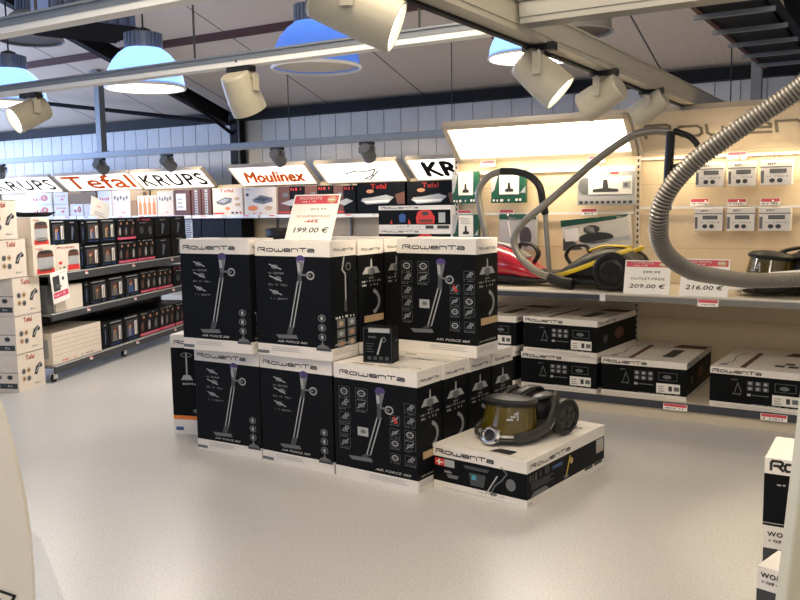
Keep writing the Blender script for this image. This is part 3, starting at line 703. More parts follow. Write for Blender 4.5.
# hooks with their labels
def hook(x, z, lx=None, lz=None):
    m = MB(); m.tube([(x, .91, z), (x, .62, z), (x, .60, z+.03)], .005, 'chrome', 6); h = part(m, 'peg_hook')
    if lx is not None: price_label(h, lx, .60, lz, .14, .052)
    return h
def pack(label, x0, x1, z0, z1, draw, base, y=.80, dp=.05, group=None, tilt=0, name='hanging_pack'):
    w = x1-x0; h = z1-z0; t = thing(name, label, 'pack', G.p((x0+x1)/2, y, z0), G.a, group); t.rotation_euler = (0, R(tilt), G.a)
    m = MB(); m.box(-w/2, w/2, 0, dp, 0, h, base); bevel(m.build('pack_body', t), .006)
    m = MB(); draw(Art(m, (-w/2, 0, 0), (1, 0, 0), (0, 0, 1), w, h, .002)); m.build('printed_card', t); return t
def d_green(a):
    a.poly([(0, 1), (.25, 1), (.1, .4), (0, .3)], 'print_silver'); a.rect(0, 0, 1, .12, 'print_green'); a.k = 2
    a.rect(.25, .26, .82, .98, 'print_white'); a.k = 3; a.poly([(.42, .34), (.66, .34), (.66, .42), (.58, .44), (.56, .62), (.50, .62), (.49, .44), (.42, .42)], 'print_black')
    a.lines(.34, .70, .74, .92, 3, 'print_silver', .4); a.text('AGGGOR', .06, .03, .94, .15, 'print_white', .03) if False else a.scribble(.06, .04, .94, .13, 'print_white', 3, 8)
    a.k = 1; a.poly([(.85, .3), (1, .5), (1, .3)], 'print_silver')
for lb, x0, x1, z0, z1 in (('green and white nozzle pack, upper left of the pegboard', -1.50, -1.24, 1.59, 1.88), ('green and white nozzle pack behind the loop of the left hose', -1.11, -.78, 1.59, 1.88), ('green and white nozzle pack, lower left of the pegboard', -1.50, -1.24, 1.22, 1.49)):
    pack(lb, x0, x1, z0, z1, d_green, 'print_green'); hook((x0+x1)/2, z1-.03)
def d_bag(a): a.rect(.0, .86, 1, 1, 'print_green'); a.poly([(.35, .1), (.62, .15), (.60, .6), (.4, .6)], 'print_silver'); a.k = 2; a.ell(.72, .38, .16, .28, 'print_dark'); a.line([(.25, .8), (.35, .2)], .012, 'print_white'); a.k = 1
pack('clear bag with a dark nozzle under the green header, behind the left hose', -1.03, -.68, 1.17, 1.49, d_bag, 'print_silver'); hook(-.86, 1.46)
def d_nozzle(a):
    a.rect(.0, .86, 1, 1, 'print_white'); a.text('nozzle', .4, .89, .66, .93, 'print_red') if False else None; a.rect(.58, .80, .72, .84, 'print_red')
    a.ell(.14, .5, .12, .22, 'print_grey'); a.k = 2; a.rect(.2, .28, .95, .74, 'print_white'); a.k = 3
    a.poly([(.28, .34), (.72, .34), (.72, .41), (.55, .44), (.53, .66), (.46, .66), (.45, .44), (.28, .41)], 'print_dark'); a.rect(.79, .42, .93, .60, 'print_silver'); a.rect(.81, .46, .88, .56, 'print_dark'); a.k = 1
    for i in range(10): a.rect(.04+i*.095, .04, .10+i*.095, .11, 'print_dark')
pack('wide white and grey pack picturing a dark floor nozzle', -.31, .18, 1.56, 1.88, d_nozzle, 'print_silver'); hook(-.05, 1.86)
def d_kit(a): a.poly([(0, .78), (.92, .9), (1, 1), (0, 1)], 'print_green'); a.rect(.82, .86, .94, .97, 'print_white'); a.k = 2; a.ell(.5, .34, .26, .18, 'print_black'); a.rect(.05, .3, .26, .7, 'print_white'); a.ell(.45, .62, .12, .14, 'print_dark'); a.poly([(.36, .58), (.5, .5), (.48, .68), (.38, .74)], 'print_silver'); a.line([(.3, .14), (.95, .28)], .03, 'print_silver'); a.k = 1; a.poly([(0, 0), (.3, 0), (.2, .25), (.02, .4)], 'print_dark')
pack('clear accessory bag with torn green header hanging crooked over the yellow-striped cleaner', -.42, .17, 1.20, 1.46, d_kit, 'clear_film', tilt=-5, y=.76); hook(-.1, 1.46)
def d_blister(a):
    a.rect(0, .72, 1, .76, 'print_grey'); a.scribble(.1, .82, .5, .92, 'print_grey', 2, 6); a.rect(.3, .50, .82, .66, 'print_dark'); a.k = 2; a.rect(.33, .53, .79, .63, 'print_grey'); a.k = 1
    a.ell(.38, .2, .09, .09, 'print_dark'); a.ell(.62, .2, .09, .09, 'print_dark'); a.rect(.02, .1, .12, .6, 'print_grey'); a.scribble(.2, .33, .9, .40, 'print_silver', 5, 8)
for r_, (z0, z1) in enumerate(((1.69, 1.875), (1.35, 1.53))):
    for c, (x0, x1) in enumerate(((.67, .88), (.91, 1.11), (1.14, 1.36))):
        for k in (0, 1):
            if k and True: continue
            pack('small white boxed spare part, %s of the %s row of three' % (('left', 'middle', 'right')[c], ('upper', 'lower')[r_]), x0, x1, z0, z1, d_blister, 'carton_white', dp=.10, y=.72, name='spare_part_box', group='small white spare part boxes on the pegboard')
        hook((x0+x1)/2, z1-.0+.02)
for lx, lz in ((-1.16, 1.97), (-.16, 1.97), (.95, 1.955), (.68, 1.60), (.96, 1.595), (1.20, 1.595), (-.98, 1.53), (-.22, 1.53), (-1.4, 1.53)):
    m = MB(); m.tube([(lx, .92, lz-.02), (lx, .85, lz-.02)], .004, 'chrome', 6); h = part(m, 'peg_hook'); price_label(h, lx, .85, lz, .14, .055)

# cartons on the decks
canister_carton('low vacuum carton on the lower deck, bottom of the pair stacked behind the display stack', G, -.49, .02, .136, -1.5, group=None, W=.62, H=.28)
canister_carton('low vacuum carton on top of the pair stacked on the lower deck', G, -.48, .04, .417, -5, W=.62, D=.80, H=.28)
canister_carton('low vacuum carton in the middle of the lower deck, under the 209.00 price sign', G, .155, .04, .136, 0, H=.285)
canister_carton('low vacuum carton at the right end of the lower deck', G, .95, .02, .136, -3, 'shelf_b', H=.285)
canister_carton('low vacuum carton on the upper level left of the stacked pair, mostly hidden', G, -1.14, .05, .417, -2, H=.27, W=.60)
canister_carton('low vacuum carton on the lower deck left of the stacked pair, almost hidden', G, -1.15, .05, .136, -2, H=.28, W=.60)

# ------------------------------------------------------------------ A4 price signs
def price_sign(label, loc, rot, w, h, lean, price, old, mid, pct=None, roll=0):
    t = thing('price_sign', label, 'price sign', loc, rot); t.rotation_mode = 'XYZ'; t.rotation_euler = (R(-lean), R(roll), rot)
    t.rotation_euler = (Matrix.Rotation(rot, 3, 'Z') @ Matrix.Rotation(R(-lean), 3, 'X') @ Matrix.Rotation(R(roll), 3, 'Y')).to_euler()
    m = MB(); m.box(-w/2, w/2, 0, .003, 0, h, 'paper_white'); m.build('sheet', t)
    m = MB(); a = Art(m, (-w/2, 0, 0), (1, 0, 0), (0, 0, 1), w, h, .001)
    a.rect(.03, .80, .97, .97, 'paper_red'); a.k = 2; a.text('MOMENTS', .14, .89, .62, .945, 'print_white', .03); a.scribble(.2, .83, .55, .865, 'print_white', 3, 9); a.ell(.84, .885, .10, .07, 'print_tan'); a.k = 3; a.scribble(.77, .87, .92, .9, 'paper_white', 4, 4); a.k = 1
    if pct:
        a.text(old, .42, .665, .76, .71, 'print_grey', .01); a.text(mid, .15, .515, .88, .56, 'print_skin', .01); a.text(pct, .34, .40, .66, .475, 'print_red', .02, .3); a.text(price, .15, .20, .90, .31, 'print_black', .02, .15)
    else:
        a.text(old, .40, .62, .78, .69, 'print_dark', .02); a.text(mid, .14, .42, .88, .49, 'print_dark', .01); a.text(price, .12, .18, .90, .30, 'print_black', .03, .15)
    m.build('printed_text', t)
    m = MB(); m.box(-w*.3, w*.3, .003, .05, 0, .012, 'clear_film'); m.build('foot', t)
    return t
price_sign('white price sign reading 199.00 with red header, standing on the cartons', (-.56, 5.16, 1.376), R(-30), .345, .315, 24, '199.00 \u20ac', '359.99', 'SONDERPREIS', '-44%')
price_sign('white price sign reading 209.00 on the shelf edge beside the yellow-striped cleaner', G.p(.49, .012, .914), G.a+R(2), .33, .25, 14, '209.00 \u20ac', '399.99', 'OUTLET-PREIS')
price_sign('white price sign reading 216.00 behind the ribbed hose', G.p(.89, .012, .914), G.a-R(2), .33, .27, 14, '216.00 \u20ac', '379.99', 'OUTLET-PREIS')

# ================================================================== VACUUM CLEANERS
def loft(mb, secs, m, n=24, e=2.6, caps=True):
    rows = []
    for x, hy, z0, z1 in secs:
        row = []
        for k in range(n):
            a = 2*PI*k/n; c, s_ = math.cos(a), math.sin(a)
            row.append((x, hy*math.copysign(abs(c)**(2/e), c), (z0+z1)/2+(z1-z0)/2*math.copysign(abs(s_)**(2/e), s_)))
        rows.append(row)
    mb.grid(rows, m, True, closeu=True)
    if caps: mb.poly(rows[0][::-1], m, True); mb.poly(rows[-1], m, True)
def ribbon(mb, pts, w, th, m, ax=(0, 1, 0)):
    ax = Vector(ax); rows = []; P = smooth_path(pts, 6)
    for i, p in enumerate(P):
        t_ = (P[min(i+1, len(P)-1)]-P[max(i-1, 0)]).normalized(); n_ = t_.cross(ax).normalized()
        q = []
        for a in range(12): an = 2*PI*a/12; c, s_ = math.cos(an), math.sin(an); q.append(p+n_*(w/2)*math.copysign(abs(c)**.6, c)+ax*(th/2)*math.copysign(abs(s_)**.6, s_))
        rows.append(q)
    mb.grid(rows, m, True, closeu=True); mb.poly(rows[0][::-1], m); mb.poly(rows[-1], m)
def wheel(t, x, y, z, r, w, hub='grey_plastic', side=1):
    m = MB(); m.lathe([(r*.55, -w/2), (r*.9, -w/2), (r, -w*.3), (r, w*.3), (r*.9, w/2), (r*.72, w/2), (r*.70, w*.35), (r*.55, w*.35)], 'dark_plastic', 32, (x, y, z), (0, side, 0)); m.disc(Vector((x, y, z))-Vector((0, side*w/2, 0)), (0, -side, 0), r*.56, 'dark_plastic')
    m.build('wheel', t)
    m = MB(); m.lathe([(r*.66, w*.35), (r*.5, w*.52), (r*.2, w*.46), (0, w*.5)], hub, 28, (x, y, z), (0, side, 0))
    for k in range(5): a = 2*PI*k/5; m.obox(Vector((x, y+side*w*.5, z))+Vector((math.cos(a), 0, math.sin(a)))*r*.38, (math.cos(a), 0, math.sin(a)), (0, 1, 0), (-math.sin(a), 0, math.cos(a)), r*.2, .004, r*.05, 'dark_plastic')
    m.build('hub_cap', t)
def canister_vac(label, loc, deg, shell='grey_plastic', bin_='amber_plastic', accent='silver_plastic', s=1.0, print_=True):
    t = thing('vacuum_cleaner', label, 'vacuum cleaner', loc, R(deg)); t.scale = (s, s, s)
    m = MB(); loft(m, [(-.25, .09, .03, .11), (-.16, .135, .015, .17), (-.05, .150, .010, .12), (.07, .160, .010, .075), (.16, .148, .012, .062), (.215, .110, .016, .055), (.245, .06, .022, .048)], shell); m.build('chassis', t)
    m = MB(); loft(m, [(-.27, .06, .08, .15), (-.22, .11, .05, .22), (-.14, .125, .04, .245), (-.07, .12, .05, .235), (-.045, .10, .06, .21)], 'dark_plastic'); m.build('motor_housing', t)
    # dust bin: a leaning transparent drum
    ax = Vector((-.10, 0, 1)).normalized(); c = Vector((.085, 0, .052))
    m = MB(); m.lathe([(.150, 0), (.152, .02), (.128, .175)], bin_, 40, c, ax); m.build('dust_bin', t)
    m = MB(); m.lathe([(.0, .0), (.142, .0), (.144, .018), (.10, .03), (.085, .16), (0, .165)], 'amber_inner' if bin_ == 'amber_plastic' else 'dark_plastic', 28, c, ax)
    for k in range(12): a = 2*PI*k/12; m.bar(c+Vector((.098*math.cos(a), .098*math.sin(a), .03)), c+Vector((.082*math.cos(a)-.015, .082*math.sin(a), .16)), .012, .012, 'yellow_gloss' if k % 3 == 0 else 'amber_inner')
    m.build('cyclone_core', t)
    m = MB(); m.lathe([(.129, .172), (.140, .178), (.142, .196), (.120, .212), (.06, .222), (0, .224)], 'dark_plastic', 36, c, ax); m.build('bin_lid', t)
    m = MB(); m.lathe([(.0, .016), (.018, .012), (.03, 0)], 'chrome', 20, c+ax*.208+Vector((.10, -.01, 0)), (.4, 0, 1)); m.build('release_button', t)
    # bumper and inlet at the front
    m = MB(); P = [(.243*math.cos(a)+.0, .165*math.sin(a), .048+.012*math.cos(a)) for a in [R(-62+i*124/16) for i in range(17)]]; ribbon(m, P[::2], .034, .018, accent, (0, 0, 1)); m.build('bumper', t)
    ia = Vector((1, .12, .35)).normalized(); ic = Vector((.258, .012, .066))
    m = MB(); m.lathe([(.030, -.02), (.030, .016), (.036, .024), (.046, .022), (.056, .008), (.054, -.02)], 'chrome', 32, ic, ia); r_ = m.build('inlet_ring', t)
    m = MB(); m.disc(ic+ia*.002, ia, .031, 'cord_black'); m.build('inlet_hole', t)
    for sd in (-1, 1):
        m = MB(); ribbon(m, [(.20, sd*.128, .055), (.11, sd*.165, .062), (.0, sd*.178, .095), (-.075, sd*.172, .165), (-.12, sd*.155, .225), (-.17, sd*.13, .255)], .062, .030, shell); am = m.build('side_arm', t)
        if print_:
            q = MB(); aa = Art(q, (-.005, sd*.194, .085), (-.6*1, 0, .8), (-.8*-sd if False else -.8, 0, -.6), .09, .03, .001); aa.n = Vector((0, sd, 0)); aa.rect(.0, .3, .55, .6, accent); aa.rect(.65, .2, .85, .8, accent); q.build('badge', am)
        wheel(t, -.165, sd*.178, .118, .117, .05, side=sd)
    m = MB(); ribbon(m, [(-.22, 0, .225), (-.18, 0, .275), (-.10, 0, .292), (-.02, 0, .280), (.02, 0, .262)], .022, .06, 'dark_plastic'); m.build('carry_handle', t)
    m = MB(); loft(m, [(-.2, .10, .225, .255), (-.14, .12, .225, .262), (-.08, .11, .225, .26), (-.04, .08, .22, .25)], shell); m.build('top_cover', t)
    # lens-like mark on the bin
    q = MB(); rows = []
    for k, (pa, za) in enumerate(((20, .10), (28, .125), (36, .12), (40, .15), (34, .105))): pass
    for k in range(3):
        a = R(38+k*7); rr = .1385-.004*k; z = .11+.016*k
        q.obox(c+Vector((rr*math.cos(a), rr*math.sin(a), z)), (-math.sin(a), math.cos(a), 0), (math.cos(a), math.sin(a), .15), (0, 0, 1), .016-.003*k, .002, .006, 'print_silver')
    q.obox(c+Vector((.136*math.cos(R(55)), .136*math.sin(R(55)), .13)), (-math.sin(R(55)), math.cos(R(55)), 0), (math.cos(R(55)), math.sin(R(55)), .15), (0, 0, 1), .004, .002, .028, 'print_silver')
    q.build('bin_mark', t)
    return t
v_ = canister_vac('dark grey canister vacuum cleaner with amber bin, standing on the low floor carton', (.675, 4.80, .258), 180+46, s=1.08); v_.scale = (1.08, 1.08, .90)
canister_vac('vacuum cleaner with yellow-amber bin at the right end of the upper shelf', G.p(1.36, .40, .906), -31+200, shell='dark_plastic', bin_='amber_plastic', accent='print_white', s=1.15)
m = MB(); m.tube([G.p(1.05, .12, .96), G.p(1.2, .06, 1.0), G.p(1.32, .05, 1.08), G.p(1.5, .05, 1.10), G.p(1.66, .06, 1.10)], .016, 'paper_white', 10)
tag(m.build('power_cord'), 'white cord draped in front of the cleaner at the right end of the shelf', 'cord')
def bag_vac(label, loc, deg, shell, stripe=None, s=1.0, glossy_wheel=True):
    t = thing('vacuum_cleaner', label, 'vacuum cleaner', loc, R(deg)); t.scale = (s, s, s)
    m = MB(); loft(m, [(-.30, .07, .08, .15), (-.26, .13, .05, .22), (-.16, .16, .035, .27), (-.04, .165, .03, .265), (.08, .15, .03, .225), (.18, .125, .03, .165), (.26, .09, .035, .115), (.31, .05, .04, .085)], shell, e=2.3); m.build('body_shell', t)
    m = MB(); loft(m, [(-.31, .10, .02, .07), (-.1, .168, .012, .09), (.12, .155, .012, .085), (.27, .10, .015, .06), (.33, .05, .02, .05)], 'dark_plastic'); m.build('chassis', t)
    if stripe:
        for sd in (-1, 1):
            m = MB(); ribbon(m, [(.30, sd*.06, .07), (.18, sd*.135, .10), (.02, sd*.165, .155), (-.12, sd*.16, .215), (-.25, sd*.11, .265)], .030, .012, stripe); m.build('stripe', t)
        m = MB(); ribbon(m, [(.06, 0, .245), (-.05, 0, .277), (-.2, 0, .272)], .014, .09, stripe); m.build('top_stripe', t)
    else:
        m = MB(); ribbon(m, [(.16, 0, .185), (0, 0, .26), (-.18, 0, .28)], .016, .07, 'silver_plastic'); m.build('top_trim', t)
    for sd in (-1, 1): wheel(t, -.15, sd*.175, .125, .123, .05, 'dark_plastic', side=sd)
    m = MB(); ribbon(m, [(.20, 0, .15), (.235, 0, .21), (.19, 0, .265), (.10, 0, .275), (.07, 0, .23)], .018, .045, 'dark_plastic'); m.build('carry_handle', t)
    m = MB(); m.tube(smooth_path([(.25, 0, .08), (.36, 0, .07), (.44, 0, .06)], 5), .035, 'dark_plastic', 14); m.build('hose_socket', t)
    return t
bag_vac('glossy red vacuum cleaner on the upper shelf beside the display stack', G.p(-.80, .50, .906), -31-12, 'red_gloss', s=1.25)
bag_vac('black vacuum cleaner with yellow stripes left of the 209.00 price sign', G.p(.02, .40, .906), -31+176, 'dark_plastic', 'yellow_gloss', s=1.22)

# ------------------------------------------------------------------ hoses
def hose(label, pts, r, m_, k=10, ribs=None, name='vacuum_hose', cuffs=True):
    P = smooth_path(pts, k); q = MB()
    if ribs:
        # resample evenly, radius alternating for the corrugation
        d = [0]; 
        for a, b in zip(P, P[1:]): d.append(d[-1]+(b-a).length)
        n = int(d[-1]/ribs*2); Q = []; j = 0
        for i in range(n+1):
            s_ = d[-1]*i/n
            while j < len(d)-2 and d[j+1] < s_: j += 1
            f = (s_-d[j])/max(1e-9, d[j+1]-d[j]); Q.append(P[j].lerp(P[j+1], f))
        if m_ == 'hose_dark':
            q.tube(Q, [r*.88]*len(Q), 'hose_groove_shade', 20)
            for i in range(1, len(Q)-1, 2):
                tg = (Q[i+1]-Q[i-1]).normalized(); hw = (Q[i+1]-Q[i-1]).length*.30
                q.lathe([(r*.8, -hw), (r*.95, -hw*.9), (r, -hw*.3), (r, hw*.3), (r*.95, hw*.9), (r*.8, hw)], m_, 20, Q[i], tg)
        else: q.tube(Q, [r if i % 2 else r*.86 for i in range(len(Q))], m_, 20)
    else: q.tube(P, r, m_, 14)
    t = thing(name, label, 'hose', P[0]); o = q.build('hose', t); o.matrix_parent_inverse = Matrix.Identity(4); o.location = -P[0]
    return t, P
def child_tube(t, pts, r, m_, nm, k=6): q = MB(); q.tube(smooth_path([Vector(p)-t.location for p in pts], k), r, m_, 14); return q.build(nm, t)
yA = .22
t, P = hose('grey hose looping up beside the display stack with black handle', [G.p(-.87, yA, 1.10), G.p(-.89, yA, 1.33), G.p(-.94, yA, 1.55), G.p(-.95, yA, 1.70), G.p(-.86, yA, 1.81), G.p(-.74, yA, 1.85)], .029, 'hose_grey', ribs=.018)
child_tube(t, [G.p(-.75, yA, 1.848), G.p(-.62, yA, 1.84), G.p(-.50, yA, 1.80), G.p(-.42, yA, 1.72), G.p(-.40, yA+.02, 1.60), G.p(-.39, yA+.05, 1.5)], .030, 'dark_plastic', 'hose_handle')
child_tube(t, [G.p(-.39, yA+.05, 1.52), G.p(-.375, yA+.10, 1.08), G.p(-.37, yA+.13, .93)], .020, 'metal_grey', 'wand')
yB = .20
t, P = hose('long grey hose sagging from the black wand handle to the striped cleaner', [G.p(.60, yB, 2.085), G.p(.48, yB, 2.10), G.p(.34, yB, 2.08), G.p(.19, yB, 2.0), G.p(.03, yB, 1.89), G.p(-.17, yB, 1.73), G.p(-.37, yB, 1.57), G.p(-.55, yB, 1.43), G.p(-.63, yB, 1.30), G.p(-.58, yB, 1.16), G.p(-.44, yB, 1.045), G.p(-.30, yB, .99)], .031, 'hose_grey', ribs=.018)
child_tube(t, [G.p(-.33, yB, 1.0), G.p(-.24, yB, .965), G.p(-.13, yB, .95)], .045, 'dark_plastic', 'hose_connector')
child_tube(t, [G.p(.60, yB, 2.09), G.p(.585, yB+.02, 1.80), G.p(.575, yB+.03, 1.52)], .034, 'dark_plastic', 'wand_handle')
child_tube(t, [G.p(.62, yB, 2.09), G.p(.74, yB, 2.04), G.p(.80, yB, 1.95), G.p(.76, yB, 1.87), G.p(.62, yB, 1.83)], .022, 'dark_plastic', 'grip')
child_tube(t, [G.p(.575, yB+.03, 1.53), G.p(.565, yB+.06, 1.2), G.p(.56, yB+.1, .93)], .018, 'metal_grey', 'wand')
hC = [(1.30, 2.25, 2.06), (1.146, 2.3, 1.953), (1.092, 2.35, 1.894), (1.007, 2.4, 1.828), (.917, 2.45, 1.759), (.85, 2.5, 1.698), (.797, 2.55, 1.613), (.790, 2.6, 1.523), (.845, 2.7, 1.434), (.955, 2.8, 1.367), (1.105, 2.95, 1.330), (1.284, 3.1, 1.300), (1.477, 3.2, 1.290), (1.719, 3.3, 1.282), (1.95, 3.35, 1.28)]
hose('thick ribbed metallic grey hose sweeping across the right foreground', hC, .0285, 'hose_dark', ribs=.0115, k=8)

# ================================================================== DISPLAY STACK
fs = 'tall stick-vacuum cartons in the display stack'
stick_carton('tall black and white carton, lower row, leftmost of the three facing front', -1.360, 5.52, -30.5, '360', W=.545, D=.25)
stick_carton('tall carton, lower row, middle of the three facing front', -.882, 5.235, -33.5, '360', W=.568, D=.25)
stick_carton('tall carton, lower row, nearest corner, with rows of small picture icons', -.395, 4.895, -35.5, '460', W=.59, D=.248, sticker=True)
RF = Vector((.078, 4.558)); dv = Vector((.632, .775))
for k, lb in ((1, 'tall carton in the lower row directly behind the nearest corner carton'), (2, 'tall carton in the lower row, third back along the right side'), (3, 'tall carton at the far right end of the lower row, behind the canister cleaner')):
    q = RF+dv*.2545*k; a = R(-38); f = q-Vector((math.cos(a), math.sin(a)))*.575
    stick_carton(lb, f.x, f.y, -38, '460', D=.246)
    if k < 3:
        f2 = f-Vector((math.cos(a), math.sin(a)))*.59
        stick_carton('tall carton inside the lower row, %s row back, hidden by its neighbours' % ('second', 'third')[k-1], f2.x+.02, f2.y+.04*k, -37, '360', D=.24)
stick_carton('dark carton with an orange stripe standing behind the left end of the stack', -1.62, 5.905, -15, 'orange', H=.712, D=.24, W=.6)
zU = .688
stick_carton('tall carton, upper row, leftmost', -1.405, 5.45, -28.5, '360', z=zU, W=.555, D=.25, H=.708)
stick_carton('tall carton, upper row, second from the left, in front of the price sign', -.883, 5.193, -31.9, '360', z=zU, W=.569, D=.262, H=.700)
stick_carton('tall carton, upper row, behind the one in front of the price sign', -.715, 5.470, -35.8, '460', z=zU, W=.575, D=.25, H=.694, sticker=True)
stick_carton('tall carton, upper row, third back, in the gap between the front cartons', -.560, 5.755, -36, '460', z=zU, W=.575, D=.25, H=.694)
stick_carton('tall carton with picture icons, upper row, rightmost', -.015, 5.235, -34.5, '460', z=zU, W=.558, D=.262, H=.700, sticker=True)
t = thing('accessory_carton', 'small black carton standing on the lower row of tall cartons', 'box', (-.115, 4.885, .688), R(-22))
m = MB(); m.box(-.092, .092, -.05, .05, 0, .205, 'carton_black'); m.build('carton', t)
m = MB(); a = Art(m, (-.092, -.05, 0), (1, 0, 0), (0, 0, 1), .184, .205); a.rect(.2, .86, .92, .99, 'print_silver'); a.line([(.65, .68), (.5, .25)], .01, 'print_silver'); a.ring(.7, .66, .08, .06, .005, 'print_grey', 10); a.scribble(.2, .70, .85, .76, 'print_grey', 4, 9); a.lines(.12, .3, .38, .6, 4, 'print_dim', .3)
for i in range(4): a.rect(.15+i*.2, .08, .28+i*.2, .18, 'print_dim')
a.frame(.02, .02, .98, .98, 'print_dim', .003); b = Art(m, (.092, -.05, 0), (0, 1, 0), (0, 0, 1), .1, .205); b.scribble(.1, .6, .9, .65, 'print_grey', 2, 5); m.build('printed_artwork', t)
canister_carton('low black and white vacuum carton lying on the floor under the display cleaner', Fr(0, 0, 0), .174, 4.664, 0, -38.7, 'floor', W=.603, D=.92, H=.256)

# ================================================================== PRODUCT CARTONS OF ALL KINDS
def product(label, fr, x0, x1, y0, dp, z0, z1, base, draw=None, side=None, group=None, name='product_carton', cat='box', deg=0, left=None):
    o = fr.p(x0, y0, 0); f2 = Fr(o.x, o.y, math.degrees(fr.a)+deg); w = x1-x0; h = z1-z0
    t = thing(name, label, cat, f2.p(w/2, dp/2, z0), f2.a, group)
    m = MB(); m.box(-w/2, w/2, -dp/2, dp/2, 0, h, base); m.build('carton', t)
    if draw or side or left:
        m = MB()
        if draw: draw(Art(m, (-w/2, -dp/2, 0), (1, 0, 0), (0, 0, 1), w, h, .0018))
        if side: side(Art(m, (w/2, -dp/2, 0), (0, 1, 0), (0, 0, 1), dp, h, .0018))
        if left: left(Art(m, (-w/2, dp/2, 0), (0, -1, 0), (0, 0, 1), dp, h, .0018))
        m.build('printed_artwork', t)
    return t
def d_tefal_front(a):
    a.text('Tefal', .30, .80, .62, .93, 'print_red', .02)
    for i, (x, y) in enumerate(((.2, .52), (.38, .52), (.2, .32), (.38, .30))): a.ell(x, y, .075, .075, ['print_grey', 'print_tan', 'print_tan', 'print_grey'][i]); a.k = 2; a.ell(x, y, .03, .03, 'print_dark'); a.k = 1
    a.poly([(.58, .36), (.66, .56), (.84, .66), (.90, .52), (.78, .50), (.70, .34)], 'print_dark'); a.k = 2; a.line([(.66, .42), (.82, .6)], .012, 'print_silver'); a.ell(.86, .56, .04, .05, 'print_black'); a.k = 1
    a.ell(.62, .12, .04, .035, 'print_silver'); a.scribble(.66, .09, .86, .14, 'print_grey', 3, 6); a.line([(0, .985), (1, .985)], .004, 'print_grey')
def d_tefal_left(a): a.rect(.05, .10, .97, .24, 'print_dark'); a.k = 2; a.scribble(.1, .13, .9, .21, 'print_silver', 4, 12); a.k = 1; a.line([(0, .52), (1, .52)], .006, 'print_grey'); a.ell(.82, .40, .06, .06, 'print_dark'); a.ell(.6, .40, .05, .06, 'print_grey'); a.ell(.4, .4, .05, .05, 'print_grey')
for k, sh in enumerate((0, .0, .0, -.17, -.27)):
    product('white appliance carton, %s of the pile at the left edge' % ['bottom', 'second from the bottom', 'middle', 'fourth from the bottom', 'top'][k], L, -.40+sh, -.01+sh, .085, .46, .338*k, .338*k+.335, 'carton_cream', d_tefal_front, None, None, left=d_tefal_left)
def d_pot(a):
    a.text('Tefal', .08, .86, .42, .93, 'print_red', .02); a.poly([(.12, .04), (.92, .04), (.90, .22), (.14, .22)], 'print_red'); a.k = 2
    a.poly([(.18, .22), (.86, .22), (.86, .62), (.18, .62)], 'print_silver'); a.ell(.52, .22, .34, .07, 'print_silver'); a.k = 3; a.poly([(.16, .60), (.88, .60), (.84, .78), (.2, .78)], 'print_brown'); a.ell(.52, .78, .32, .07, 'print_dark'); a.poly([(.2, .2), (.84, .2), (.74, .12), (.3, .12)], 'print_brown'); a.k = 1
def d_pot2(a):
    a.text('Moulinex', .06, .86, .8, .94, 'print_red', .02); a.ell(.16, .34, .08, .06, 'print_red'); a.ell(.14, .16, .05, .04, 'print_tan'); a.ell(.3, .16, .05, .04, 'print_green')
    a.poly([(.45, .04), (.98, .04), (.96, .24), (.47, .24)], 'print_red'); a.k = 2; a.poly([(.50, .24), (.94, .24), (.94, .6), (.5, .6)], 'print_silver'); a.k = 3; a.poly([(.48, .56), (.96, .56), (.92, .74), (.52, .74)], 'print_brown'); a.ell(.72, .74, .20, .06, 'print_dark'); a.k = 1
def d_person(seed):
    def f(a):
        rnd = random.Random(seed); a.rect(.10, .90, .86, .94, 'print_silver'); a.rect(.16, .16, .92, .82, 'print_dark'); a.rect(.3, .2, .9, .74, 'print_brown'); a.k = 2
        a.poly([(.22, .18), (.58, .18), (.54, .5), (.28, .52)], ['print_dark', 'print_grey', 'print_blue'][seed % 3]); a.rect(.3, .2, .42, .56, 'print_tan'); a.ell(.40, .60, .08, .12, 'print_skin'); a.k = 3; a.ell(.38, .68, .095, .07, 'print_brown')
        a.rect(.66, .2, .82, .74, 'print_white'); a.k = 4; a.line([(.74, .24), (.74, .66)], .012, 'print_grey'); a.k = 1; a.scribble(.1, .05, .9, .11, 'print_blue', seed, 8)
    return f
def d_razor(a): a.poly([(.4, .15), (.5, .15), (.62, .6), (.5, .72), (.44, .6)], 'print_grey'); a.k = 2; a.line([(.42, .7), (.55, .4), (.45, .2)], .008, 'print_blue'); a.k = 1; a.scribble(.15, .84, .7, .9, 'print_silver', 2, 6)
def d_pinkbase(seed):
    def f(a):
        a.rect(0, .02, 1, .13, 'print_pink'); a.k = 2; a.scribble(.05, .05, .95, .10, 'print_silver', seed, 9); a.k = 1
        for i, x in enumerate((.15, .48, .82)): a.ell(x, .42, .05, .2, ['print_grey', 'print_brown', 'print_silver'][(i+seed) % 3]); a.ell(x+.06, .78, .045, .06, 'print_skin'); a.rect(x-.09, .2, x-.05, .5, 'print_brown')
        a.scribble(.1, .9, .9, .95, 'print_silver', seed+3, 10)
    return f
def d_redtext(a): a.scribble(.08, .84, .92, .93, 'print_pink', 5, 10); a.scribble(.2, .72, .8, .78, 'print_silver', 6, 9); a.ell(.3, .4, .12, .18, 'print_dark'); a.scribble(.7, .1, .9, .6, 'print_grey', 8, 3)
def d_cream(a):
    for i in range(5): a.line([(.02, .30+.14*i), (.98, .28+.14*i)], .004, 'print_tan')
    a.scribble(.18, .05, .48, .11, 'print_red', 4, 9); a.scribble(.55, .05, .85, .10, 'print_brown', 5, 10)
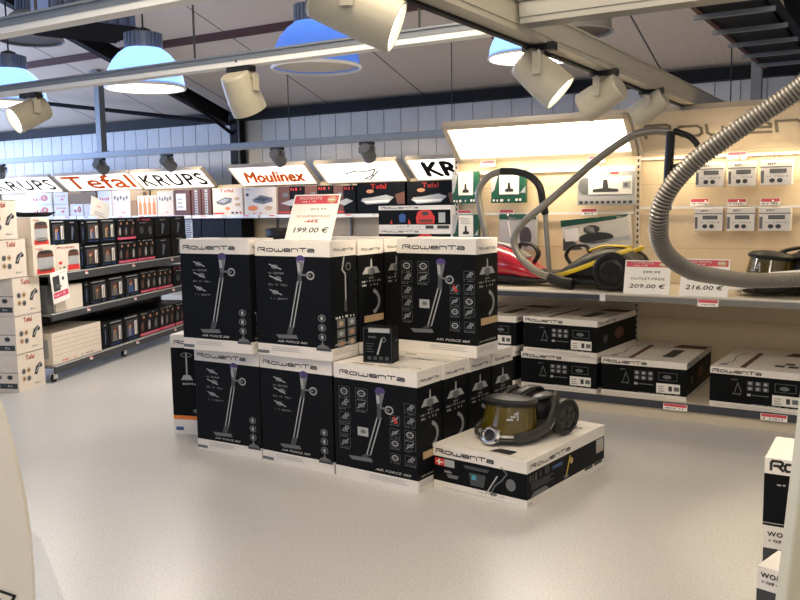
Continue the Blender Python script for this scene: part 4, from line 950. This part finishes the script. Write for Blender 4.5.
# ---- the left-hand gondola
LX = 3.12
g2 = thing('shelving_gondola', 'low dark shelving gondola on castors receding from the left foreground', 'shelving', L.p(0, 0, 0), L.a)
m = MB(); m.box(.01, LX, .50, .53, .10, 1.36, 'shelf_dark'); m.build('back_panel', g2)
for z0, z1, lip in ((.085, .155, 'shelf_dark'), (.575, .64, 'shelf_dark'), (.925, 1.005, 'shelf_dark')):
    m = MB(); m.box(.01, LX, .0, .50, z1-.02, z1-.002, 'metal_grey'); m.box(.01, LX, -.012, .006, z0, z1, lip); m.box(.01, LX, -.013, .02, z1-.006, z1, 'metal_light'); sh = m.build('shelf', g2)
    for k in range(3): price_label(sh, .62+k*.95, -.016, z1-.012, .05, .03)
for x in (.01, 1.56, LX-.03):
    m = MB(); m.box(x, x+.03, .44, .50, .10, 1.36, 'metal_grey'); m.build('upright', g2)
for x in (.07, 1.38, 2.7):
    for y in (.05, .47):
        m = MB(); m.lathe([(.012, -.016), (.034, -.016), (.036, 0), (.034, .016), (.012, .016)], 'rubber', 20, (x, y, .036), (0, 1, 0)); m.box(x-.03, x+.03, y-.022, y-.018, .03, .085, 'metal_light'); m.box(x-.03, x+.03, y+.018, y+.022, .03, .085, 'metal_light'); m.box(x-.035, x+.035, y-.03, y+.03, .078, .086, 'metal_light'); m.build('castor', g2)
gl = 'product cartons on the left-hand gondola'
product('long cream carton on the bottom shelf of the left gondola', L, .045, .90, .03, .40, .158, .455, 'carton_cream', d_cream, left=lambda a: (a.rect(.1, .2, .9, .8, 'print_silver'), a.scribble(.2, .4, .8, .5, 'print_brown', 3, 6)))
product('cream carton behind the hanging leaflet on the middle shelf', L, .14, .60, .03, .40, .643, .875, 'carton_cream', None, left=lambda a: a.rect(.1, .2, .9, .8, 'print_silver'))
product('grey carton at the near end of the middle shelf', L, .045, .13, .05, .38, .643, .90, 'print_grey')
def sh_row(z0, z1, items, where):
    n = 0
    for i, (x0, x1, kind) in enumerate(items):
        base, dr, txt = kind
        product('%s, %s' % (txt, where % ORD[i]), L, x0+.006, x1-.006, .03, .40, z0, z1-.006*(i % 2), base, dr, name='product_carton')
P_ = lambda s_: ('carton_black', d_person(s_), 'black person-picture carton')
Rz = ('carton_black', d_razor, 'plain black carton')
PK = lambda s_: ('carton_black', d_pinkbase(s_), 'black pink-based carton')
sh_row(.158, .435, [(.92, 1.05, Rz), (1.05, 1.36, P_(1)), (1.36, 1.72, P_(2)), (1.72, 2.21, PK(1)), (2.21, 2.62, PK(2)), (2.63, 3.05, PK(3))], '%s on the bottom left shelf')
sh_row(.643, .885, [(.62, .73, Rz), (.73, 1.08, P_(3)), (1.08, 1.43, P_(4)), (1.43, 1.77, P_(5)), (1.78, 2.2, PK(4)), (2.2, 2.6, PK(5)), (2.62, 3.05, ('carton_black', d_redtext, 'black pink-lettered carton'))], '%s on the middle left shelf')
product('cream carton picturing a pot on red, nearest on the top left shelf', L, -.16, .19, .03, .40, 1.009, 1.27, 'carton_cream', d_pot)
product('cream carton picturing a pot at its right side, second on the top left shelf', L, .195, .59, .03, .40, 1.008, 1.265, 'carton_cream', d_pot2)
sh_row(1.008, 1.25, [(.60, .66, Rz), (.66, .97, P_(6)), (.97, 1.32, P_(7)), (1.33, 1.75, PK(6)), (1.75, 2.18, PK(7)), (2.2, 2.6, Rz), (2.62, 3.05, Rz)], '%s directly on the top left shelf')
product('cream carton picturing a pot on red, at the near end of the upper layer', L, -.15, .13, .04, .38, 1.272, 1.53, 'carton_cream', d_pot)
sh_row(1.258, 1.49, [(.62, .72, Rz), (.72, .99, P_(8)), (.99, 1.31, P_(9)), (1.33, 1.75, PK(8)), (1.75, 2.17, ('carton_black', d_redtext, 'black pink-lettered carton')), (2.2, 2.6, Rz), (2.62, 3.02, Rz)], '%s in the left gondola\'s upper layer')
product('black carton with a tan portrait beside the pot carton in the upper layer', L, .135, .39, .04, .38, 1.272, 1.50, 'carton_black', d_person(11))
product('plain black carton with a thin blue curve in the upper layer', L, .395, .61, .04, .38, 1.272, 1.50, 'carton_black', d_razor)
t = thing('frying_pan', 'dark shallow pan lying on the upper cartons of the left gondola', 'pan', L.p(.14, .20, 1.532), L.a)
m = MB(); m.lathe([(0, 0), (.13, 0), (.19, .035), (.195, .04), (.185, .038), (.125, .006), (0, .006)], 'dark_plastic', 32); m.build('pan_body', t)
m = MB(); m.bar((-.18, 0, .035), (-.36, .04, .05), .03, .014, 'dark_plastic'); m.build('handle', t)
# hanging leaflet on the middle shelf
t = thing('leaflet', 'white leaflet with a dark picture and red band hanging from the top left shelf', 'leaflet', L.p(.16, -.02, .745), L.a); t.rotation_euler = (Matrix.Rotation(L.a, 3, 'Z') @ Matrix.Rotation(R(-7), 3, 'Y')).to_euler()
m = MB(); m.box(-.13, .14, -.003, 0, 0, .29, 'paper_white'); m.build('sheet', t)
m = MB(); a = Art(m, (-.13, -.003, 0), (1, 0, 0), (0, 0, 1), .27, .29, .0015); a.rect(.06, .16, .94, .34, 'print_pink'); a.k = 2; a.scribble(.12, .21, .86, .29, 'print_white', 3, 9); a.k = 1; a.rect(.10, .38, .50, .86, 'print_dark'); a.k = 2; a.poly([(.2, .5), (.6, .46), (.5, .56), (.3, .6)], 'print_grey'); a.k = 1; a.ell(.72, .72, .07, .06, 'print_dark'); a.scribble(.6, .9, .9, .94, 'print_grey', 5, 5); m.build('printed_text', t)
t = thing('leaflet', 'plain white price card propped on the dark cartons of the left gondola', 'leaflet', L.p(1.12, .10, 1.492), L.a+R(4)); t.rotation_euler = (Matrix.Rotation(L.a, 3, 'Z') @ Matrix.Rotation(R(14), 3, 'Y')).to_euler()
m = MB(); m.box(-.18, .18, 0, .003, 0, .20, 'paper_white'); m.build('sheet', t)
m = MB(); a = Art(m, (-.18, 0, 0), (1, 0, 0), (0, 0, 1), .36, .20, .0015); a.scribble(.3, .55, .6, .65, 'print_red', 3, 6); a.lines(.2, .15, .8, .4, 2, 'print_silver', .3); m.build('printed_text', t)

# ---- the gondola along the back wall
BX0, BX1 = -9.3, 2.0
g3 = thing('shelving_gondola', 'cream wall shelving along the back wall under the lit brand signs', 'shelving', S.p(0, 0, 0), S.a)
m = MB(); m.box(BX0, BX1, .04, .08, 0, 1.95, 'panel_cream'); m.build('back_panel', g3)
m = MB(); m.box(BX0, BX1, -.45, .04, 0, .16, 'shelf_cream'); m.build('base_deck', g3)
x = BX0
while x < BX1-.1:
    for z in (.62, 1.05, 1.46):
        m = MB(); m.box(x+.01, min(x+1.40, BX1)-.01, -.40, .04, z-.025, z, 'shelf_cream'); m.box(x+.01, min(x+1.40, BX1)-.01, -.41, -.40, z-.045, z+.004, 'metal_light'); sh = m.build('shelf', g3)
        if z > 1.3:
            for k in range(3): price_label(sh, x+.25+k*.45, -.414, z-.002, .11, .035, ['paper_red', 'print_silver', 'print_pink'][k])
    m = MB(); m.box(x-.015, x+.015, .01, .04, .16, 1.95, 'metal_grey'); m.build('upright', g3); x += 1.41
def bk(label, x0, x1, z0, z1, base, draw, dp=.30, y=-.36): return product(label, S, x0, x1, y, dp, z0, z1, base, draw)
def d_redwhite(a): a.rect(.25, .18, .95, .85, 'print_white'); a.k = 2; a.ell(.72, .55, .14, .26, 'print_red'); a.k = 3; a.ell(.72, .55, .07, .13, 'print_tan'); a.scribble(.28, .28, .6, .6, 'print_red', 3, 5); a.k = 1
def d_pinkdots(a): a.scribble(.15, .6, .85, .75, 'print_red', 6, 5); a.ell(.6, .4, .1, .1, 'print_red')
def d_dots(a):
    for i in range(5): a.ell(.15+.17*i, .72-.05*(i % 2), .06, .08, 'print_grey')
    a.scribble(.4, .1, .7, .16, 'print_red', 2, 4)
def d_grill(a):
    a.text('Tefal', .24, .84, .70, .96, 'print_red', .02); a.poly([(.12, .50), (.42, .66), (.66, .62), (.62, .46), (.36, .36), (.14, .42)], 'print_grey'); a.k = 2; a.poly([(.18, .50), (.42, .61), (.58, .57), (.38, .44)], 'print_silver'); a.k = 1
    a.ell(.82, .6, .09, .06, 'print_tan'); a.ell(.84, .38, .1, .06, 'print_tan'); a.ell(.5, .24, .08, .06, 'print_orange'); a.rect(.02, .03, .38, .09, 'print_red'); a.ell(.66, .08, .05, .04, 'print_dark'); a.ell(.8, .08, .05, .04, 'print_dark'); a.ell(.92, .08, .04, .04, 'print_red')
def d_grill2(a):
    a.scribble(.05, .90, .3, .95, 'print_grey', 3, 5); a.ell(.1, .74, .05, .06, 'print_dark'); a.poly([(.26, .56), (.52, .72), (.88, .62), (.9, .48), (.6, .38), (.3, .46)], 'print_grey'); a.k = 2; a.poly([(.34, .56), (.54, .64), (.8, .58), (.6, .48)], 'print_dark'); a.k = 1
    a.ell(.26, .24, .16, .10, 'print_orange'); a.ell(.76, .24, .12, .08, 'print_tan'); a.ell(.3, .05, .03, .03, 'print_red'); a.ell(.5, .05, .03, .03, 'print_red')
def d_iron(a):
    a.text('Tefal', .30, .80, .62, .95, 'print_red', .03); a.poly([(.08, .42), (.2, .30), (.66, .34), (.78, .52), (.62, .6), (.3, .52), (.12, .5)], 'print_silver'); a.k = 2; a.poly([(.12, .42), (.2, .34), (.66, .38), (.7, .44), (.3, .42)], 'print_white'); a.ell(.28, .72, .08, .06, 'print_skin'); a.k = 1
    a.rect(.64, .08, .94, .2, 'print_red'); a.poly([(.8, .6), (1, .7), (1, .3), (.85, .3)], 'print_brown')
def d_darkred(a): a.rect(.0, .0, .45, 1, 'print_brown'); a.k = 2; a.poly([(.1, .4), (.6, .55), (.9, .45), (.5, .3)], 'print_silver'); a.scribble(.5, .84, .95, .96, 'print_red', 3, 5); a.rect(.0, .05, .5, .1, 'print_red'); a.ell(.3, .7, .12, .08, 'print_grey'); a.k = 1
def d_bottles(a):
    for i in range(4): a.poly([(.06+.24*i, .05), (.22+.24*i, .05), (.22+.24*i, .6), (.17+.24*i, .7), (.17+.24*i, .92), (.11+.24*i, .92), (.11+.24*i, .7), (.06+.24*i, .6)], 'print_orange')
def d_plaque(a): a.rect(.15, .2, .75, .85, 'print_white'); a.k = 2; a.lines(.25, .3, .6, .75, 3, 'print_silver', .4); a.k = 1
def d_strip(a): a.rect(.35, .02, .65, .98, 'print_silver'); a.k = 2; a.lines(.38, .05, .62, .95, 9, 'print_dark', .4); a.k = 1
zt = 1.464
bk('red and white carton with a red disc, upper, far left of the back shelf', -7.95, -7.2, 1.685, 1.90, 'carton_cream', d_redwhite)
bk('red and white carton with a red disc, lower, far left of the back shelf', -7.95, -7.2, zt, 1.68, 'carton_cream', d_redwhite)
bk('pink-printed cream carton, upper, beside the red disc cartons', -7.15, -6.75, 1.685, 1.90, 'carton_cream', d_pinkdots)
bk('pink-printed cream carton, lower, beside the red disc cartons', -7.15, -6.75, zt, 1.68, 'carton_cream', d_pinkdots)
bk('brown kraft carton on top of the cream carton on the back shelf', -6.70, -6.0, 1.69, 1.87, 'carton_brown', None)
bk('small cream carton with a red disc under the brown kraft carton', -6.70, -6.35, zt, 1.685, 'carton_cream', d_redwhite)
bk('plain cream carton under the brown kraft carton', -6.33, -5.98, zt, 1.685, 'carton_cream', None)
bk('white carton with red marks left of the dotted carton, back shelf', -5.95, -5.6, zt, 1.90, 'carton_white', d_pinkdots)
bk('cream carton with grey dots along its top on the back shelf', -5.58, -5.14, zt, 1.90, 'carton_cream', d_dots)
bk('narrow brown carton left of the orange bottle carton', -5.12, -4.98, zt, 1.72, 'carton_brown', None)
bk('cream carton with a row of orange bottles, back shelf', -4.96, -4.50, zt, 1.80, 'carton_cream', d_bottles)  # bottles are orange print
bk('cream dotted carton right of the bottle carton', -4.48, -4.12, zt, 1.86, 'carton_cream', d_dots)
bk('dark brown carton with an oval white plaque, back shelf', -4.10, -3.74, zt, 1.88, 'print_brown', d_plaque)
bk('dark narrow carton with a striped spine, left of two', -3.70, -3.50, zt, 1.88, 'print_brown', d_strip)
bk('dark narrow carton with a striped spine, right of two', -3.48, -3.28, zt, 1.88, 'print_brown', d_strip)
bk('cream carton picturing a contact grill, left of two grill cartons', -3.24, -2.62, zt, 1.885, 'carton_cream', d_grill)
bk('cream carton picturing a waffle grill, right of two grill cartons', -2.58, -1.95, zt, 1.88, 'carton_cream', d_grill2)
bk('dark carton with red lettering right of the grill cartons', -1.91, -1.42, zt, 1.88, 'carton_black', d_darkred)
bk('dark carton with red lettering mostly behind the 199.00 price sign', -1.40, -.90, zt, 1.88, 'carton_black', d_darkred)
bk('dark carton just right of the 199.00 price sign on the back shelf', -.88, -.50, zt, 1.87, 'carton_black', d_darkred)
bk('black carton picturing a silver iron, left of the pair', -.47, .32, zt, 1.90, 'carton_black', d_iron)
bk('black carton picturing a silver iron, right of the pair', .36, 1.15, zt, 1.90, 'carton_black', d_iron)
bk('black carton under the back shelf near the striped spines', -4.05, -3.52, 1.054, 1.40, 'carton_black', d_strip)
bk('black carton under the back shelf left of the column', -3.50, -3.02, 1.054, 1.40, 'carton_black', None)
bk('black carton on a white base under the grill cartons', -3.00, -2.66, 1.10, 1.40, 'carton_black', None)
bk('flat white carton carrying the black one under the grill cartons', -3.05, -2.60, 1.054, 1.098, 'carton_white', None)
t = thing('roasting_dish', 'black oval roasting dish under the back shelf', 'dish', S.p(-2.02, -.2, 1.052), S.a)
m = MB(); m.lathe([(0, 0), (.17, 0), (.22, .10), (.225, .17), (.21, .17), (.2, .11), (.15, .02), (0, .02)], 'dark_plastic', 28); m.build('dish_body', t)
m = MB(); m.lathe([(.228, .172), (.22, .19), (.1, .205), (0, .208)], 'dark_plastic', 28); m.build('lid', t)
bk('low dark carton under the back shelf beside the 199.00 price sign', -.95, -.45, 1.054, 1.14, 'carton_black', None)
# pile of backpack-vacuum cartons between the stack and the back wall
def d_backpack(a):
    a.word(.04, .87, .56, .955, 'print_dark'); a.rect(0, .20, 1, .82, 'carton_black'); a.k = 2
    a.poly([(.54, .24), (.78, .24), (.79, .5), (.74, .76), (.70, .82), (.62, .82), (.56, .74), (.53, .5)], 'print_red'); a.k = 3; a.ell(.66, .66, .05, .08, 'print_dark'); a.rect(.57, .30, .76, .42, 'print_brown'); a.poly([(.58, .34), (.62, .40), (.58, .44)], 'print_red'); a.k = 2
    a.poly([(.30, .30), (.38, .30), (.39, .6), (.34, .68), (.29, .6)], 'print_blue'); a.poly([(.16, .24), (.20, .24), (.19, .42)], 'print_red'); a.poly([(.42, .24), (.46, .24), (.43, .44)], 'print_red'); a.rect(.84, .28, .93, .70, 'print_silver')
    a.k = 1; a.scribble(.25, .08, .6, .14, 'print_grey', 3, 14); a.rect(.66, .03, .77, .16, 'print_dark'); a.rect(.82, .03, .98, .16, 'print_dark')
PB = Fr(-.225, 9.60, -27)
for k in range(6):
    product('wide backpack-vacuum carton, %s of its pile behind the stack' % ['bottom', 'second from the bottom', 'third from the bottom', 'third from the top', 'second from the top', 'topmost'][k], PB, 0, .88, .0, .40, .263*k, .263*k+.26, 'carton_white', d_backpack)

# ================================================================== FOREGROUND
# oval display board, near left
t = thing('oval_display_board', 'cream rounded display board in the near left corner with a black printed square', 'display board', (-.808, 1.21, 0), R(6))
m = MB(); prof = [(.246*math.cos(a), 1.06+.53*math.sin(a)) for a in [2*PI*i/72 for i in range(72)]]; m.prism(prof, 'y', -.006, .008, 'cream_gloss'); bevel(m.build('board', t), .003, 2)
m = MB(); a = Art(m, (.143, -.0065, .992), (1, .0, -.45), (.45, 0, 1), .06, .06, .0015); a.frame(0, 0, 1, 1, 'print_black', .0045)
for i, x in enumerate((.22, .42, .60, .8)): a.line([(x, .25), (x+.05, .75)], .004, 'print_black')
a.line([(.2, .3), (.8, .3)], .003, 'print_black'); m.build('printed_square', t)
m = MB(); m.prism([(.10, .55), (.335, .55), (.303, .93), (.255, 1.10), (.10, 1.2)], 'y', .014, .018, 'acrylic'); m.build('acrylic_backing', t)
m = MB(); m.tube([(0, .03, .02), (0, .03, .75)], .018, 'metal_light', 14); m.build('pole', t)
m = MB(); m.lathe([(0, 0), (.2, 0), (.2, .012), (.03, .03), (0, .03)], 'metal_light', 36, (0, .03, 0)); m.build('foot_plate', t)
# cream post, near right
t = thing('display_post', 'cream square display post cut by the lower right edge of the picture', 'post', (.520, 1.22, 0), 0); t.rotation_euler = (0, R(4.6), 0)
m = MB(); m.box(-.035, .035, -.02, .02, .012, 2.05, 'cream_post'); bevel(m.build('post', t), .006)
m = MB(); m.box(-.12, .12, -.09, .09, 0, .012, 'metal_light'); m.build('foot_plate', t)
m = MB(); a = Art(m, (-.02, -.02, 1.02), (1, 0, 0), (0, 0, 1), .05, .04, .001); a.line([(.0, .9), (.6, .8)], .002, 'print_dark'); a.line([(.1, .5), (.5, .3), (.7, .5)], .002, 'print_dark'); m.build('scuff', t)
def d_wonder(a):
    a.rect(0, 0, 1, .74, 'print_dark'); a.text('WONDER', .03, .885, .33, .94, 'print_black', .05, 0, 1.1); a.scribble(.04, .81, .33, .855, 'print_black', 5, 26); a.k = 2
    a.poly([(.14, .0), (.30, .42), (.60, .30), (.60, 0)], 'print_silver'); a.ell(.1, .5, .05, .1, 'print_grey'); a.lines(.08, .2, .3, .3, 2, 'print_grey', .4); a.k = 1
def d_tall(a):
    a.word(.05, .80, .72, .98, 'print_black'); a.rect(0, .0, 1, .77, 'carton_black'); a.k = 2; a.scribble(.1, .60, .5, .64, 'print_silver', 5, 9); a.frame(.18, .40, .40, .52, 'print_grey', .003); a.scribble(.5, .3, .9, .5, 'print_dim', 5, 5); a.line([(0, .04), (1, .04)], .003, 'print_silver'); a.k = 1
W1 = Fr(1.37, 3.20, -31)
product('white carton lettered WONDER, under the black one at the right edge', W1, .035, .50, 0, .35, 0, .335, 'carton_white', d_wonder)
product('black and white carton on top of the pair at the right edge', W1, .03, .50, .005, .33, .337, .605, 'carton_white', d_tall)
W2 = Fr(1.243, 2.865, -46)
product('nearest white carton lettered WONDER in the lower right corner', W2, 0, .44, 0, .18, 0, .315, 'carton_white', d_wonder)
